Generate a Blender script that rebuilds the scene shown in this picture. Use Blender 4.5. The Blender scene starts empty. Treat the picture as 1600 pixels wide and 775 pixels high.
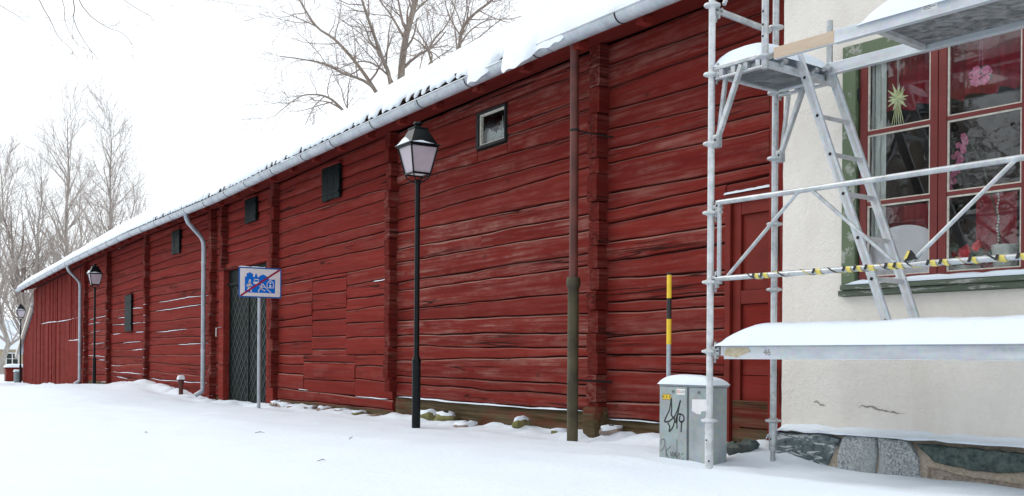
import bpy, math, random
from mathutils import Vector, Matrix, noise as mnoise

# ------------------------------------------------------------------ camera, sky, sun, exposure
SC = bpy.context.scene
COL = SC.collection
R = math.radians
EYE = Vector((8.98, -6.75, 0.80))
TH = math.atan(1035 / 1650)                     # the barn wall runs 32 degrees off the view axis
fwd = Vector((-math.cos(TH), math.sin(TH), 0))
cam = bpy.data.cameras.new('camera')
cam.sensor_width = 36.0
cam.lens = 1650 / 1600 * 36.0
cam.shift_y = (560 - 387.5) / 1600
cam.clip_start = 0.05
cam.clip_end = 3000
cam_o = bpy.data.objects.new('camera', cam)
COL.objects.link(cam_o)
q = fwd.to_track_quat('-Z', 'Y').to_matrix().to_4x4()
cam_o.matrix_world = Matrix.Translation(EYE) @ q @ Matrix.Rotation(R(0.4), 4, 'Z')
SC.camera = cam_o

SUN_EL, SUN_AZ = R(40), R(208)                  # direction the light comes from: azimuth in the XY plane
world = bpy.data.worlds.new('World')
SC.world = world
world.use_nodes = True
nt = world.node_tree
bg = nt.nodes['Background']
sky = nt.nodes.new('ShaderNodeTexSky')
sky.sky_type = 'NISHITA'
sky.sun_disc = False
sky.sun_elevation = SUN_EL
sky.sun_rotation = math.pi / 2 - SUN_AZ
ov = nt.nodes.new('ShaderNodeMix')              # thick even cloud over the clear sky
ov.data_type = 'RGBA'
ov.inputs[0].default_value = 0.90
ov.inputs[7].default_value = (11.0, 11.5, 11.9, 1)
nt.links.new(sky.outputs[0], ov.inputs[6])
nt.links.new(ov.outputs[2], bg.inputs[0])
bg.inputs[1].default_value = 0.10
sun = bpy.data.lights.new('sun', 'SUN')
sun.energy = 1.2
sun.angle = R(25)
sun.color = (1.0, 0.96, 0.9)
sun_o = bpy.data.objects.new('sun', sun)
COL.objects.link(sun_o)
sd = Vector((math.cos(SUN_AZ) * math.cos(SUN_EL), math.sin(SUN_AZ) * math.cos(SUN_EL), math.sin(SUN_EL)))
sun_o.rotation_euler = sd.to_track_quat('Z', 'Y').to_euler()
SC.view_settings.view_transform = 'Standard'
SC.view_settings.look = 'None'
SC.view_settings.exposure = 0.19
SC.view_settings.gamma = 1.0

# ------------------------------------------------------------------ helpers
def rng(seed):
    return random.Random(seed)

def nz(x, y=0.0, z=0.0):
    return mnoise.noise(Vector((x, y, z)))

def lerp(a, b, t):
    return a + (b - a) * t

def interp(knots, x, straight=False):
    if x <= knots[0][0]:
        return knots[0][1]
    for (x0, y0), (x1, y1) in zip(knots, knots[1:]):
        if x <= x1:
            t = (x - x0) / (x1 - x0)
            if not straight: t = t * t * (3 - 2 * t)
            return lerp(y0, y1, t)
    return knots[-1][1]

class MB:
    def __init__(s):
        s.v, s.f, s.m = [], [], []

    def face(s, idx, m=0):
        s.f.append(tuple(idx)); s.m.append(m)

    def box(s, x0, x1, y0, y1, z0, z1, m=0, mat=None):
        b = len(s.v)
        for z in (z0, z1):
            for x, y in ((x0, y0), (x1, y0), (x1, y1), (x0, y1)):
                p = Vector((x, y, z))
                s.v.append(tuple(mat @ p) if mat else (x, y, z))
        for q in ((3, 2, 1, 0), (4, 5, 6, 7), (0, 1, 5, 4), (1, 2, 6, 5), (2, 3, 7, 6), (3, 0, 4, 7)):
            s.face([b + i for i in q], m)

    def bar(s, p0, p1, w, h, m=0, up=(0, 0, 1)):
        """A square bar between two points."""
        p0, p1 = Vector(p0), Vector(p1)
        d = p1 - p0
        L = d.length
        d.normalize()
        side = d.cross(Vector(up))
        if side.length < 1e-4:
            side = d.cross(Vector((1, 0, 0)))
        side.normalize()
        u = side.cross(d)
        M = Matrix((( side.x, d.x, u.x, p0.x), (side.y, d.y, u.y, p0.y), (side.z, d.z, u.z, p0.z), (0, 0, 0, 1)))
        s.box(-w / 2, w / 2, 0, L, -h / 2, h / 2, m, M)

    def tube(s, pts, radii, n=8, m=0, cap=True):
        pts = [Vector(p) for p in pts]
        if not hasattr(radii, '__len__'):
            radii = [radii] * len(pts)
        base = len(s.v)
        ref = None
        N = len(pts)
        for i, p in enumerate(pts):
            d = pts[min(i + 1, N - 1)] - pts[max(i - 1, 0)]
            if d.length < 1e-9:
                d = Vector((0, 0, 1))
            d.normalize()
            if ref is None:
                ref = Vector((0, 0, 1)) if abs(d.z) < 0.9 else Vector((1, 0, 0))
            a = d.cross(ref)
            if a.length < 1e-6:
                a = d.orthogonal()
            a.normalize()
            b = a.cross(d)
            ref = b
            r = radii[i]
            for k in range(n):
                t = 2 * math.pi * k / n
                s.v.append(tuple(p + a * (r * math.cos(t)) + b * (r * math.sin(t))))
        for i in range(N - 1):
            for k in range(n):
                k2 = (k + 1) % n
                s.face((base + i * n + k, base + i * n + k2, base + (i + 1) * n + k2, base + (i + 1) * n + k), m)
        if cap:
            s.face([base + k for k in range(n)][::-1], m)
            s.face([base + (N - 1) * n + k for k in range(n)], m)

    def lathe(s, prof, c=(0, 0, 0), n=16, m=0):
        s.tube([(c[0], c[1], c[2] + z) for r, z in prof], [max(r, 1e-4) for r, z in prof], n, m)

    def grid(s, nx, ny, fn, m=0, flip=False):
        b = len(s.v)
        for i in range(nx):
            for j in range(ny):
                s.v.append(tuple(fn(i, j)))
        for i in range(nx - 1):
            for j in range(ny - 1):
                qd = (b + i * ny + j, b + (i + 1) * ny + j, b + (i + 1) * ny + j + 1, b + i * ny + j + 1)
                s.face(qd[::-1] if flip else qd, m)

    def poly(s, pts, m=0):
        b = len(s.v)
        s.v += [tuple(p) for p in pts]
        s.face(range(b, b + len(pts)), m)

    def prism(s, pts, off, m=0):
        """Polygon pts extruded by vector off."""
        b, n = len(s.v), len(pts)
        s.v += [tuple(p) for p in pts]
        s.v += [tuple(Vector(p) + Vector(off)) for p in pts]
        s.face(range(b, b + n), m)
        s.face(range(b + 2 * n - 1, b + n - 1, -1), m)
        for i in range(n):
            j = (i + 1) % n
            s.face((b + j, b + i, b + n + i, b + n + j), m)

    def build(s, name, mats, parent=None, smooth=False, bevel=0, loc=None, rz=None, fix=True):
        me = bpy.data.meshes.new(name)
        me.from_pydata(s.v, [], s.f)
        mats = mats if isinstance(mats, (list, tuple)) else [mats]
        for m in mats:
            me.materials.append(m)
        if len(mats) > 1:
            me.polygons.foreach_set('material_index', s.m)
        if fix:
            import bmesh
            bm = bmesh.new(); bm.from_mesh(me)
            bmesh.ops.recalc_face_normals(bm, faces=bm.faces)
            bm.to_mesh(me); bm.free()
        if smooth:
            me.polygons.foreach_set('use_smooth', [True] * len(me.polygons))
            if smooth != 'all':
                me.set_sharp_from_angle(angle=R(50))
        me.update()
        o = bpy.data.objects.new(name, me)
        COL.objects.link(o)
        if parent:
            o.parent = parent
        if loc:
            o.location = loc
        if rz is not None:
            o.rotation_euler.z = rz
        if bevel:
            b = o.modifiers.new('bevel', 'BEVEL')
            b.width = bevel; b.segments = 2; b.limit_method = 'ANGLE'
        return o

def tag(o, label=None, cat=None, group=None, kind=None):
    if label: o['label'] = label
    if cat: o['category'] = cat
    if group: o['group'] = group
    if kind: o['kind'] = kind
    return o

def empty(name, loc, label, cat, group=None, rz=0.0):
    o = bpy.data.objects.new(name, None)
    o.empty_display_size = 0.2
    COL.objects.link(o)
    o.location = loc
    o.rotation_euler.z = rz
    return tag(o, label, cat, group)

def copy_tree(o, parent=None):
    c = o.copy()
    COL.objects.link(c)
    if parent:
        c.parent = parent
    for ch in list(o.children):
        copy_tree(ch, c)
    return c

# ------------------------------------------------------------------ materials
def new_mat(name):
    m = bpy.data.materials.new(name)
    m.use_nodes = True
    return m, m.node_tree.nodes, m.node_tree.links, m.node_tree.nodes['Principled BSDF']

class NT:
    """Small helper to wire node trees."""
    def __init__(s, name):
        s.m, s.n, s.l, s.p = new_mat(name)
        s.tc = s.n.new('ShaderNodeTexCoord')

    def val(s, sock, v):
        if hasattr(v, 'node'):
            s.l.new(v, sock)
        else:
            if hasattr(sock.default_value, '__len__') and len(sock.default_value) == 4 and len(v) == 3:
                v = (*v, 1)
            sock.default_value = v

    def map(s, scale, loc=(0, 0, 0), src='Object'):
        n = s.n.new('ShaderNodeMapping')
        n.inputs['Scale'].default_value = scale
        s.val(n.inputs['Location'], loc)
        s.l.new(s.tc.outputs[src], n.inputs[0])
        return n.outputs[0]

    def noise(s, vec, scale=1.0, detail=4, rough=0.55, dist=0.0):
        n = s.n.new('ShaderNodeTexNoise')
        n.inputs['Scale'].default_value = scale
        n.inputs['Detail'].default_value = detail
        n.inputs['Roughness'].default_value = rough
        n.inputs['Distortion'].default_value = dist
        if vec is not None:
            s.l.new(vec, n.inputs['Vector'])
        return n.outputs[0]

    def ramp(s, f, stops):
        n = s.n.new('ShaderNodeValToRGB')
        e = n.color_ramp.elements
        while len(e) < len(stops):
            e.new(0.5)
        for k, (p, c) in enumerate(stops):
            e[k].position = p
            e[k].color = (c, c, c, 1) if not hasattr(c, '__len__') else (*c, 1)
        s.l.new(f, n.inputs[0])
        return n.outputs[0]

    def mix(s, f, a, b, mode='MIX'):
        n = s.n.new('ShaderNodeMix')
        n.data_type = 'RGBA'
        n.blend_type = mode
        s.val(n.inputs[0], f); s.val(n.inputs[6], a); s.val(n.inputs[7], b)
        return n.outputs[2]

    def math(s, op, a, b=0.0):
        n = s.n.new('ShaderNodeMath')
        n.operation = op
        s.val(n.inputs[0], a); s.val(n.inputs[1], b)
        return n.outputs[0]

    def rand(s):
        return s.n.new('ShaderNodeObjectInfo').outputs['Random']

    def bump(s, h, strength=0.3, dist=0.01):
        n = s.n.new('ShaderNodeBump')
        n.inputs['Strength'].default_value = strength
        n.inputs['Distance'].default_value = dist
        s.l.new(h, n.inputs['Height'])
        s.l.new(n.outputs[0], s.p.inputs['Normal'])

    def set(s, color=None, rough=None, metal=None, spec=None):
        if color is not None: s.val(s.p.inputs['Base Color'], color)
        if rough is not None: s.val(s.p.inputs['Roughness'], rough)
        if metal is not None: s.val(s.p.inputs['Metallic'], metal)
        if spec is not None: s.val(s.p.inputs['Specular IOR Level'], spec)
        return s.m

def plain(name, color, rough=0.6, metal=0.0, var=0.15, scale=12.0, bump=0.0, spec=None):
    k = NT(name)
    f = k.noise(k.map((1, 1, 1)), scale, 5)
    dark = tuple(c * (1 - var) for c in color)
    lite = tuple(min(1, c * (1 + var)) for c in color)
    c = k.mix(k.ramp(f, [(0.3, 0.0), (0.7, 1.0)]), dark, lite)
    if bump:
        k.bump(k.noise(k.map((1, 1, 1)), scale * 4, 4), bump, 0.004)
    return k.set(c, rough, metal, spec)

def red_wood(name, grain='x', pale=0.5, moss=0.0, tint=1.0, wear=0.0):
    """Weathered red distemper paint on hewn timber, grain along one axis."""
    k = NT(name)
    g = {'x': (0.9, 26, 26), 'z': (26, 26, 0.9), 'y': (9, 0.9, 26)}[grain]
    g2 = {'x': (0.35, 9, 9), 'z': (9, 9, 0.35), 'y': (9, 0.35, 9)}[grain]
    off = k.math('MULTIPLY', k.rand(), 37.0)
    cb = k.n.new('ShaderNodeCombineXYZ')
    k.l.new(off, cb.inputs[0]); k.l.new(off, cb.inputs[2])
    v1 = k.map(g, cb.outputs[0]); v2 = k.map(g2, cb.outputs[0])
    fine = k.noise(v1, 1.0, 6, 0.65)
    broad = k.noise(v2, 1.0, 4, 0.6)
    patch = k.noise(k.map((1.6, 1.6, 5.0)), 1.0, 6, 0.68)
    a = tuple(c * tint for c in (0.138, 0.0150, 0.0120))
    b = tuple(c * tint for c in (0.240, 0.0290, 0.0215))
    col = k.mix(k.ramp(broad, [(0.28, 0.0), (0.72, 1.0)]), a, b)
    col = k.mix(k.ramp(k.rand(), [(0.0, 0.0), (1.0, 0.65)]), col, tuple(c * tint for c in (0.152, 0.0172, 0.0130)))
    # worn, greyed streaks where the paint is thin
    vary = k.ramp(k.math('FRACT', k.math('MULTIPLY', k.rand(), 7.31)), [(0.0, 0.25), (0.6, 0.7), (1.0, 1.35)])
    wm = k.math('MULTIPLY', k.ramp(fine, [(0.42 - 0.5 * wear, 0.0), (0.62 - 0.5 * wear, 1.0)]), k.ramp(patch, [(0.38 - wear, 0.0), (0.62 - wear, 1.0)]))
    col = k.mix(k.math('MULTIPLY', k.math('MULTIPLY', wm, vary), pale), col, (0.34, 0.175, 0.145))
    # long drying cracks
    cr = k.ramp(k.noise(k.map({'x': (0.20, 8, 8), 'z': (8, 8, 0.20), 'y': (8, 0.20, 8)}[grain], cb.outputs[0]), 1.0, 3, 0.5, 0.25),
                [(0.484, 1.0), (0.496, 0.0), (0.504, 0.0), (0.516, 1.0)])
    gate = k.ramp(k.noise(k.map((0.28, 2.0, 2.6), cb.outputs[0]), 1.0, 1), [(0.53, 1.0), (0.60, 0.0)])
    crack = k.math('MAXIMUM', cr, gate)
    col = k.mix(crack, (0.034, 0.010, 0.008), col)
    # knots
    vo = k.n.new('ShaderNodeTexVoronoi')
    vo.inputs['Scale'].default_value = 1.0
    k.l.new(k.map({'x': (1.3, 2.2, 2.6), 'z': (2.6, 2.2, 1.3), 'y': (2.2, 1.3, 2.6)}[grain], cb.outputs[0]), vo.inputs['Vector'])
    kn = k.ramp(vo.outputs['Distance'], [(0.05, 1.0), (0.085, 0.0)])
    col = k.mix(k.math('MULTIPLY', kn, 0.6), col, (0.07, 0.018, 0.014))
    if moss:
        mm = k.ramp(k.noise(k.map((0.7, 3, 5)), 1.0, 5, 0.65), [(0.40 - 0.2 * moss, 0.0), (0.62 - 0.2 * moss, 1.0)])
        mc = k.mix(k.ramp(fine, [(0.35, 0.0), (0.65, 1.0)]), (0.045, 0.034, 0.016), (0.125, 0.092, 0.055))
        col = k.mix(mm, col, mc)
    h = k.math('ADD', k.math('MULTIPLY', fine, 0.5), k.math('MULTIPLY', crack, 0.9))
    h = k.math('ADD', h, k.math('MULTIPLY', broad, 0.7))
    k.bump(h, 0.6, 0.014)
    return k.set(col, 0.9, 0.0, 0.06)

def metal_mat(name, a, b, rough=0.45, metal=0.6, scale=9.0, rust=0.0, stretch=(1, 1, 1)):
    k = NT(name)
    f = k.noise(k.map(stretch), scale, 6, 0.6)
    col = k.mix(k.ramp(f, [(0.32, 0.0), (0.68, 1.0)]), a, b)
    vo = k.n.new('ShaderNodeTexVoronoi')
    vo.inputs['Scale'].default_value = scale * 7
    k.l.new(k.map((1, 1, 1)), vo.inputs['Vector'])
    col = k.mix(0.12, col, vo.outputs['Color'], 'SOFT_LIGHT')
    if rust:
        rm = k.ramp(k.noise(k.map((1, 1, 1)), scale * 2.3, 6, 0.7), [(0.66 - 0.1 * rust, 0.0), (0.74 - 0.1 * rust, 1.0)])
        col = k.mix(k.math('MULTIPLY', rm, 0.8), col, (0.22, 0.15, 0.10))
    k.bump(f, 0.15, 0.003)
    return k.set(col, k.ramp(f, [(0.2, rough - 0.08), (0.8, rough + 0.12)]), metal)

def snow_mat(name, tone=(0.755, 0.825, 0.905), grit=0.5):
    k = NT(name)
    v = k.map((1, 1, 1))
    big = k.noise(v, 1.3, 4, 0.6)
    mid = k.noise(v, 14, 5, 0.65)
    fine = k.noise(v, 120, 3, 0.6)
    c = k.mix(k.ramp(big, [(0.3, 0.0), (0.7, 1.0)]), tuple(t * 0.975 for t in tone), tone)
    h = k.math('ADD', k.math('MULTIPLY', mid, 1.0), k.math('MULTIPLY', fine, 0.25))
    k.bump(h, grit, 0.02)
    k.p.inputs['Subsurface Weight'].default_value = 0.0
    return k.set(c, 0.75, 0.0, 0.25)

M = {}
M['red'] = red_wood('red_timber', pale=0.20)
M['red_old'] = red_wood('red_timber_weathered', pale=0.55, tint=0.86)
M['red_old_worn_lit'] = red_wood('red_timber_weathered_worn_lit', pale=1.0, tint=1.05, wear=0.42)  # ledges of the older bays: wear, with caught light painted into the colour
M['red_worn_lit'] = red_wood('red_timber_worn_lit', pale=0.95, tint=1.15, wear=0.42)  # log ledges: worn paint, paled further to paint in the light they catch
M['red_end'] = red_wood('red_timber_end', grain='y', pale=0.40, tint=0.62)
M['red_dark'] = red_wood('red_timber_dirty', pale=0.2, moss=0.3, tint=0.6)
M['red_end_worn'] = red_wood('red_timber_end_worn', grain='y', pale=0.8, tint=0.95, wear=0.02)
M['red_moss'] = red_wood('red_timber_mossy', pale=0.5, moss=0.8)
M['red_board'] = red_wood('red_board', grain='z', pale=0.25, tint=0.95)
M['red_door'] = plain('red_door_paint', (0.150, 0.0165, 0.011), 0.6, var=0.18, scale=5, bump=0.15, spec=0.15)
M['moss'] = red_wood('mossy_sill_timber', pale=0.7, moss=0.62, tint=0.75)
M['core'] = plain('dark_gap_caulk', (0.035, 0.016, 0.012), 0.95)
M['snow'] = snow_mat('snow')
M['snow_roof'] = snow_mat('roof_snow', (0.78, 0.825, 0.875), 0.25)
M['zinc'] = metal_mat('zinc_gutter', (0.36, 0.39, 0.42), (0.56, 0.59, 0.62), 0.5, 0.35, 6.0, 0.1)
M['zinc_pipe'] = metal_mat('zinc_pipe', (0.30, 0.34, 0.38), (0.47, 0.51, 0.55), 0.45, 0.35, 5.0)
M['hook'] = plain('dark_iron', (0.022, 0.022, 0.022), 0.6, spec=0.2)
M['tile'] = plain('dark_clay_tile', (0.045, 0.028, 0.024), 0.8, var=0.4, scale=20)
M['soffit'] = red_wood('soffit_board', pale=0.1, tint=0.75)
M['steel'] = metal_mat('galvanised_tube', (0.34, 0.36, 0.375), (0.58, 0.605, 0.62), 0.42, 0.5, 10.0, 0.6)
M['steel_dark'] = metal_mat('galvanised_forging', (0.26, 0.28, 0.29), (0.45, 0.47, 0.48), 0.5, 0.4, 16.0, 0.35)
M['steel_frost'] = metal_mat('frosted_tube', (0.46, 0.48, 0.49), (0.72, 0.73, 0.74), 0.5, 0.3, 14.0, 0.2)
M['alu'] = metal_mat('aluminium_beam', (0.47, 0.50, 0.53), (0.64, 0.67, 0.70), 0.40, 0.4, 5.0, 0.0, (0.4, 3, 3))
M['alu_old'] = metal_mat('worn_aluminium', (0.40, 0.41, 0.41), (0.60, 0.60, 0.60), 0.5, 0.3, 8.0, 0.3)
M['black'] = plain('black_lamp_paint', (0.006, 0.008, 0.009), 0.3, var=0.3, spec=0.18)
M['hole'] = plain('hollow_dark', (0.008, 0.008, 0.008), 0.9)
M['door_green'] = plain('dark_green_door', (0.005, 0.0095, 0.0092), 0.5, var=0.45, scale=6, bump=0.2, spec=0.04)
M['door_strip'] = plain('dark_green_strip', (0.0095, 0.016, 0.0155), 0.42, var=0.6, scale=5, spec=0.12)
M['shutter'] = plain('dark_shutter_sheet', (0.0045, 0.009, 0.0092), 0.5, var=0.6, scale=7, bump=0.3, spec=0.05)
M['white'] = plain('white_paint', (0.78, 0.77, 0.74), 0.5, var=0.06)
M['cream'] = plain('old_putty', (0.62, 0.58, 0.50), 0.7, var=0.2, scale=30)
M['pipe_green'] = plain('mossy_downpipe', (0.060, 0.050, 0.024), 0.7, var=0.5, scale=5, bump=0.1)
M['pipe_red'] = plain('red_downpipe', (0.100, 0.024, 0.017), 0.6, var=0.35, scale=5, bump=0.1)
M['yellow'] = plain('yellow_paint', (0.83, 0.55, 0.03), 0.5, var=0.08)
M['yellow_tape'] = plain('yellow_tape', (0.66, 0.54, 0.12), 0.45, var=0.1)
M['black_mark'] = plain('black_marking', (0.012, 0.012, 0.013), 0.5)
M['white_tape'] = plain('white_tape', (0.72, 0.73, 0.74), 0.35, var=0.08)
M['blue'] = plain('sign_blue', (0.006, 0.155, 0.620), 0.4, var=0.05, spec=0.1)
M['sign_blue'] = plain('sign_rim_blue', (0.022, 0.120, 0.400), 0.4, var=0.05, spec=0.1)
M['sign_grey'] = plain('sign_white', (0.74, 0.72, 0.73), 0.4, var=0.05, spec=0.1)
M['sign_red'] = plain('sign_red', (0.30, 0.008, 0.045), 0.4, var=0.05)
M['cabinet'] = metal_mat('cabinet_steel', (0.26, 0.30, 0.305), (0.39, 0.43, 0.435), 0.45, 0.3, 3.5, 0.05)
M['cabinet_dark'] = plain('cabinet_edge', (0.13, 0.14, 0.14), 0.5)
M['plastic_grey'] = plain('grey_plastic', (0.20, 0.22, 0.23), 0.5)
M['earth'] = plain('frozen_earth', (0.05, 0.04, 0.03), 0.9, var=0.5)
M['twig'] = plain('brown_twig', (0.12, 0.075, 0.045), 0.9, var=0.3)

def glass_mat(name, tint=(1, 1, 1), refl=1.0, rough=0.0, wave=0.0):
    k = NT(name)
    for x in list(k.n):
        if x.type == 'BSDF_PRINCIPLED':
            k.n.remove(x)
    out = [x for x in k.n if x.type == 'OUTPUT_MATERIAL'][0]
    tr = k.n.new('ShaderNodeBsdfTransparent'); tr.inputs[0].default_value = (*tint, 1)
    gl = k.n.new('ShaderNodeBsdfGlossy'); gl.inputs['Roughness'].default_value = rough
    fr = k.n.new('ShaderNodeFresnel'); fr.inputs[0].default_value = 1.5
    if wave:
        b = k.n.new('ShaderNodeBump'); b.inputs['Strength'].default_value = wave; b.inputs['Distance'].default_value = 0.02
        k.l.new(k.noise(k.map((1, 1, 1)), 7.0, 2), b.inputs['Height'])
        k.l.new(b.outputs[0], gl.inputs['Normal'])
    mx = k.n.new('ShaderNodeMixShader')
    front = k.math('SUBTRACT', 1.0, k.n.new('ShaderNodeNewGeometry').outputs['Backfacing'])
    k.l.new(k.math('MULTIPLY', k.math('MULTIPLY', fr.outputs[0], front), refl), mx.inputs[0])
    k.l.new(tr.outputs[0], mx.inputs[1]); k.l.new(gl.outputs[0], mx.inputs[2])
    k.l.new(mx.outputs[0], out.inputs[0])
    return k.m

M['glass'] = glass_mat('window_glass', (0.92, 0.95, 0.94), 2.9, 0.028, 0.03)
M['glass_small'] = glass_mat('old_small_glass', (0.9, 0.93, 0.92), 1.0, 0.0, 0.05)
def lamp_glass():
    k = NT('lamp_pane')
    f = k.noise(k.map((1, 1, 1)), 10, 4)
    c = k.mix(f, (0.55, 0.47, 0.53), (0.70, 0.63, 0.68))
    k.p.inputs['Transmission Weight'].default_value = 0.0
    k.p.inputs['Alpha'].default_value = 0.55
    return k.set(c, 0.15, 0.0, 0.6)
M['lamp_pane'] = lamp_glass()

def plaster_mat():
    k = NT('rough_plaster')
    v = k.map((1, 1, 1))
    big = k.noise(v, 1.1, 5, 0.65)
    mid = k.noise(v, 22, 5, 0.7)
    c = k.mix(k.ramp(big, [(0.3, 0.0), (0.7, 1.0)]), (0.79, 0.735, 0.665), (0.87, 0.825, 0.765))
    st = k.ramp(k.noise(k.map((0.8, 0.8, 0.45)), 1.7, 6, 0.7, 0.5), [(0.48, 0.0), (0.70, 1.0)])
    c = k.mix(k.math('MULTIPLY', st, 0.35), c, (0.62, 0.56, 0.49))
    sp = k.ramp(k.noise(v, 46, 3, 0.7), [(0.66, 0.0), (0.75, 1.0)])
    c = k.mix(k.math('MULTIPLY', sp, 0.45), c, (0.52, 0.45, 0.37))
    k.bump(k.math('ADD', mid, k.math('MULTIPLY', k.noise(v, 70, 3, 0.6), 0.6)), 0.75, 0.014)
    return k.set(c, 0.92, 0.0, 0.15)
M['plaster'] = plaster_mat()
M['crack'] = plain('bare_render', (0.30, 0.27, 0.24), 0.95, var=0.3, scale=60)

def green_paint():
    k = NT('flaking_green_paint')
    v = k.map((3, 3, 3))
    c = k.mix(k.noise(v, 3, 4), (0.085, 0.125, 0.065), (0.135, 0.180, 0.100))
    fl = k.ramp(k.noise(k.map((2.2, 8, 2.2)), 3.5, 6, 0.72), [(0.54, 0.0), (0.60, 1.0)])
    c = k.mix(k.math('MULTIPLY', fl, 0.7), c, (0.42, 0.42, 0.38))
    k.bump(fl, 0.3, 0.003)
    return k.set(c, 0.65)
M['green'] = green_paint()
def sill_paint():
    k = NT('flaking_sill_paint')
    c = k.mix(k.noise(k.map((1, 6, 12)), 2, 5), (0.055, 0.080, 0.052), (0.115, 0.140, 0.100))
    fl = k.ramp(k.noise(k.map((2.0, 9, 16)), 2.0, 5, 0.7), [(0.56, 0.0), (0.60, 1.0)])
    c = k.mix(k.math('MULTIPLY', fl, 0.75), c, (0.40, 0.40, 0.37))
    k.bump(fl, 0.35, 0.003)
    return k.set(c, 0.65)
M['sill'] = sill_paint()
M['win_red'] = plain('window_red', (0.165, 0.020, 0.017), 0.45, var=0.12, scale=8)
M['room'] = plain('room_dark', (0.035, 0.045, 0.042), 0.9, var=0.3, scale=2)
M['curtain_red'] = plain('red_cloth', (0.36, 0.011, 0.028), 0.8, var=0.25, scale=18)
M['straw'] = plain('straw', (0.85, 0.82, 0.46), 0.6, var=0.2, scale=40)
M['pink'] = plain('pink_petal', (0.70, 0.17, 0.32), 0.6, var=0.25, scale=40)
M['leaf'] = plain('leaf_green', (0.05, 0.09, 0.05), 0.5, var=0.4, scale=20)
M['flower_red'] = plain('red_bract', (0.75, 0.025, 0.035), 0.6, var=0.3, scale=30)
M['pot'] = plain('pale_pot', (0.62, 0.60, 0.57), 0.45, var=0.06)
M['pale'] = plain('pale_lilac_board', (0.80, 0.72, 0.78), 0.6, var=0.05)

def stone_mat(name, a, b, c, scale=26, vein=0.0, rough=0.8):
    k = NT(name)
    v = k.map((1, 1, 1))
    f = k.noise(v, scale, 6, 0.75)
    col = k.mix(k.ramp(f, [(0.38, 0.0), (0.60, 1.0)]), a, b)
    f2 = k.noise(v, 3.5, 4, 0.6)
    col = k.mix(k.ramp(f2, [(0.5, 0.0), (0.72, 1.0)]), col, c)
    if vein:
        w = k.ramp(k.noise(k.map((3, 3, 16)), 1.6, 5, 0.6, 0.8), [(0.54, 0.0), (0.58, 1.0)])
        col = k.mix(k.math('MULTIPLY', w, vein), col, (0.60, 0.63, 0.65))
    k.bump(k.math('ADD', f, k.math('MULTIPLY', f2, 2.0)), 0.6, 0.015)
    return k.set(col, rough, 0.0, 0.3)
M['st_dark'] = stone_mat('blue_black_stone', (0.045, 0.07, 0.075), (0.19, 0.23, 0.24), (0.09, 0.12, 0.125), 22, 0.8)
M['st_grey'] = stone_mat('grey_granite', (0.13, 0.15, 0.16), (0.50, 0.53, 0.54), (0.34, 0.37, 0.38), 60)
M['st_green'] = stone_mat('dark_green_stone', (0.032, 0.054, 0.050), (0.12, 0.15, 0.14), (0.10, 0.10, 0.09), 16)
M['st_brown'] = stone_mat('brown_stone', (0.17, 0.13, 0.10), (0.40, 0.34, 0.29), (0.20, 0.18, 0.16), 20)
M['mortar'] = stone_mat('tan_mortar', (0.33, 0.275, 0.21), (0.50, 0.43, 0.35), (0.34, 0.29, 0.24), 40)
M['st_moss'] = stone_mat('mossy_fieldstone', (0.10, 0.09, 0.035), (0.24, 0.21, 0.10), (0.16, 0.17, 0.04), 14)
M['st_tan'] = stone_mat('tan_fieldstone', (0.18, 0.125, 0.095), (0.36, 0.27, 0.22), (0.25, 0.21, 0.19), 14)

def bark(name, a, b, scale=8):
    k = NT(name)
    f = k.noise(k.map((1, 1, 0.25)), scale, 5, 0.7)
    c = k.mix(k.ramp(f, [(0.35, 0.0), (0.65, 1.0)]), a, b)
    k.bump(f, 0.6, 0.03)
    return k.set(c, 0.9, 0.0, 0.2)
M['bark'] = bark('grey_brown_bark', (0.19, 0.15, 0.12), (0.36, 0.305, 0.255))
M['bark_pale'] = bark('pale_bark', (0.26, 0.225, 0.195), (0.46, 0.42, 0.38))
M['twigs'] = bark('twig_bark', (0.22, 0.17, 0.145), (0.34, 0.275, 0.24), 3)
M['twigs_red'] = bark('reddish_twigs', (0.32, 0.27, 0.24), (0.46, 0.405, 0.37), 3)

# ------------------------------------------------------------------ ground
HC = Vector((3.055, -0.52, 0.0))                 # corner of the plastered house
HRZ = math.atan2(0.092, 0.9957)
HE = Vector((math.cos(HRZ), math.sin(HRZ), 0))
HN = Vector((-HE.y, HE.x, 0))

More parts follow.
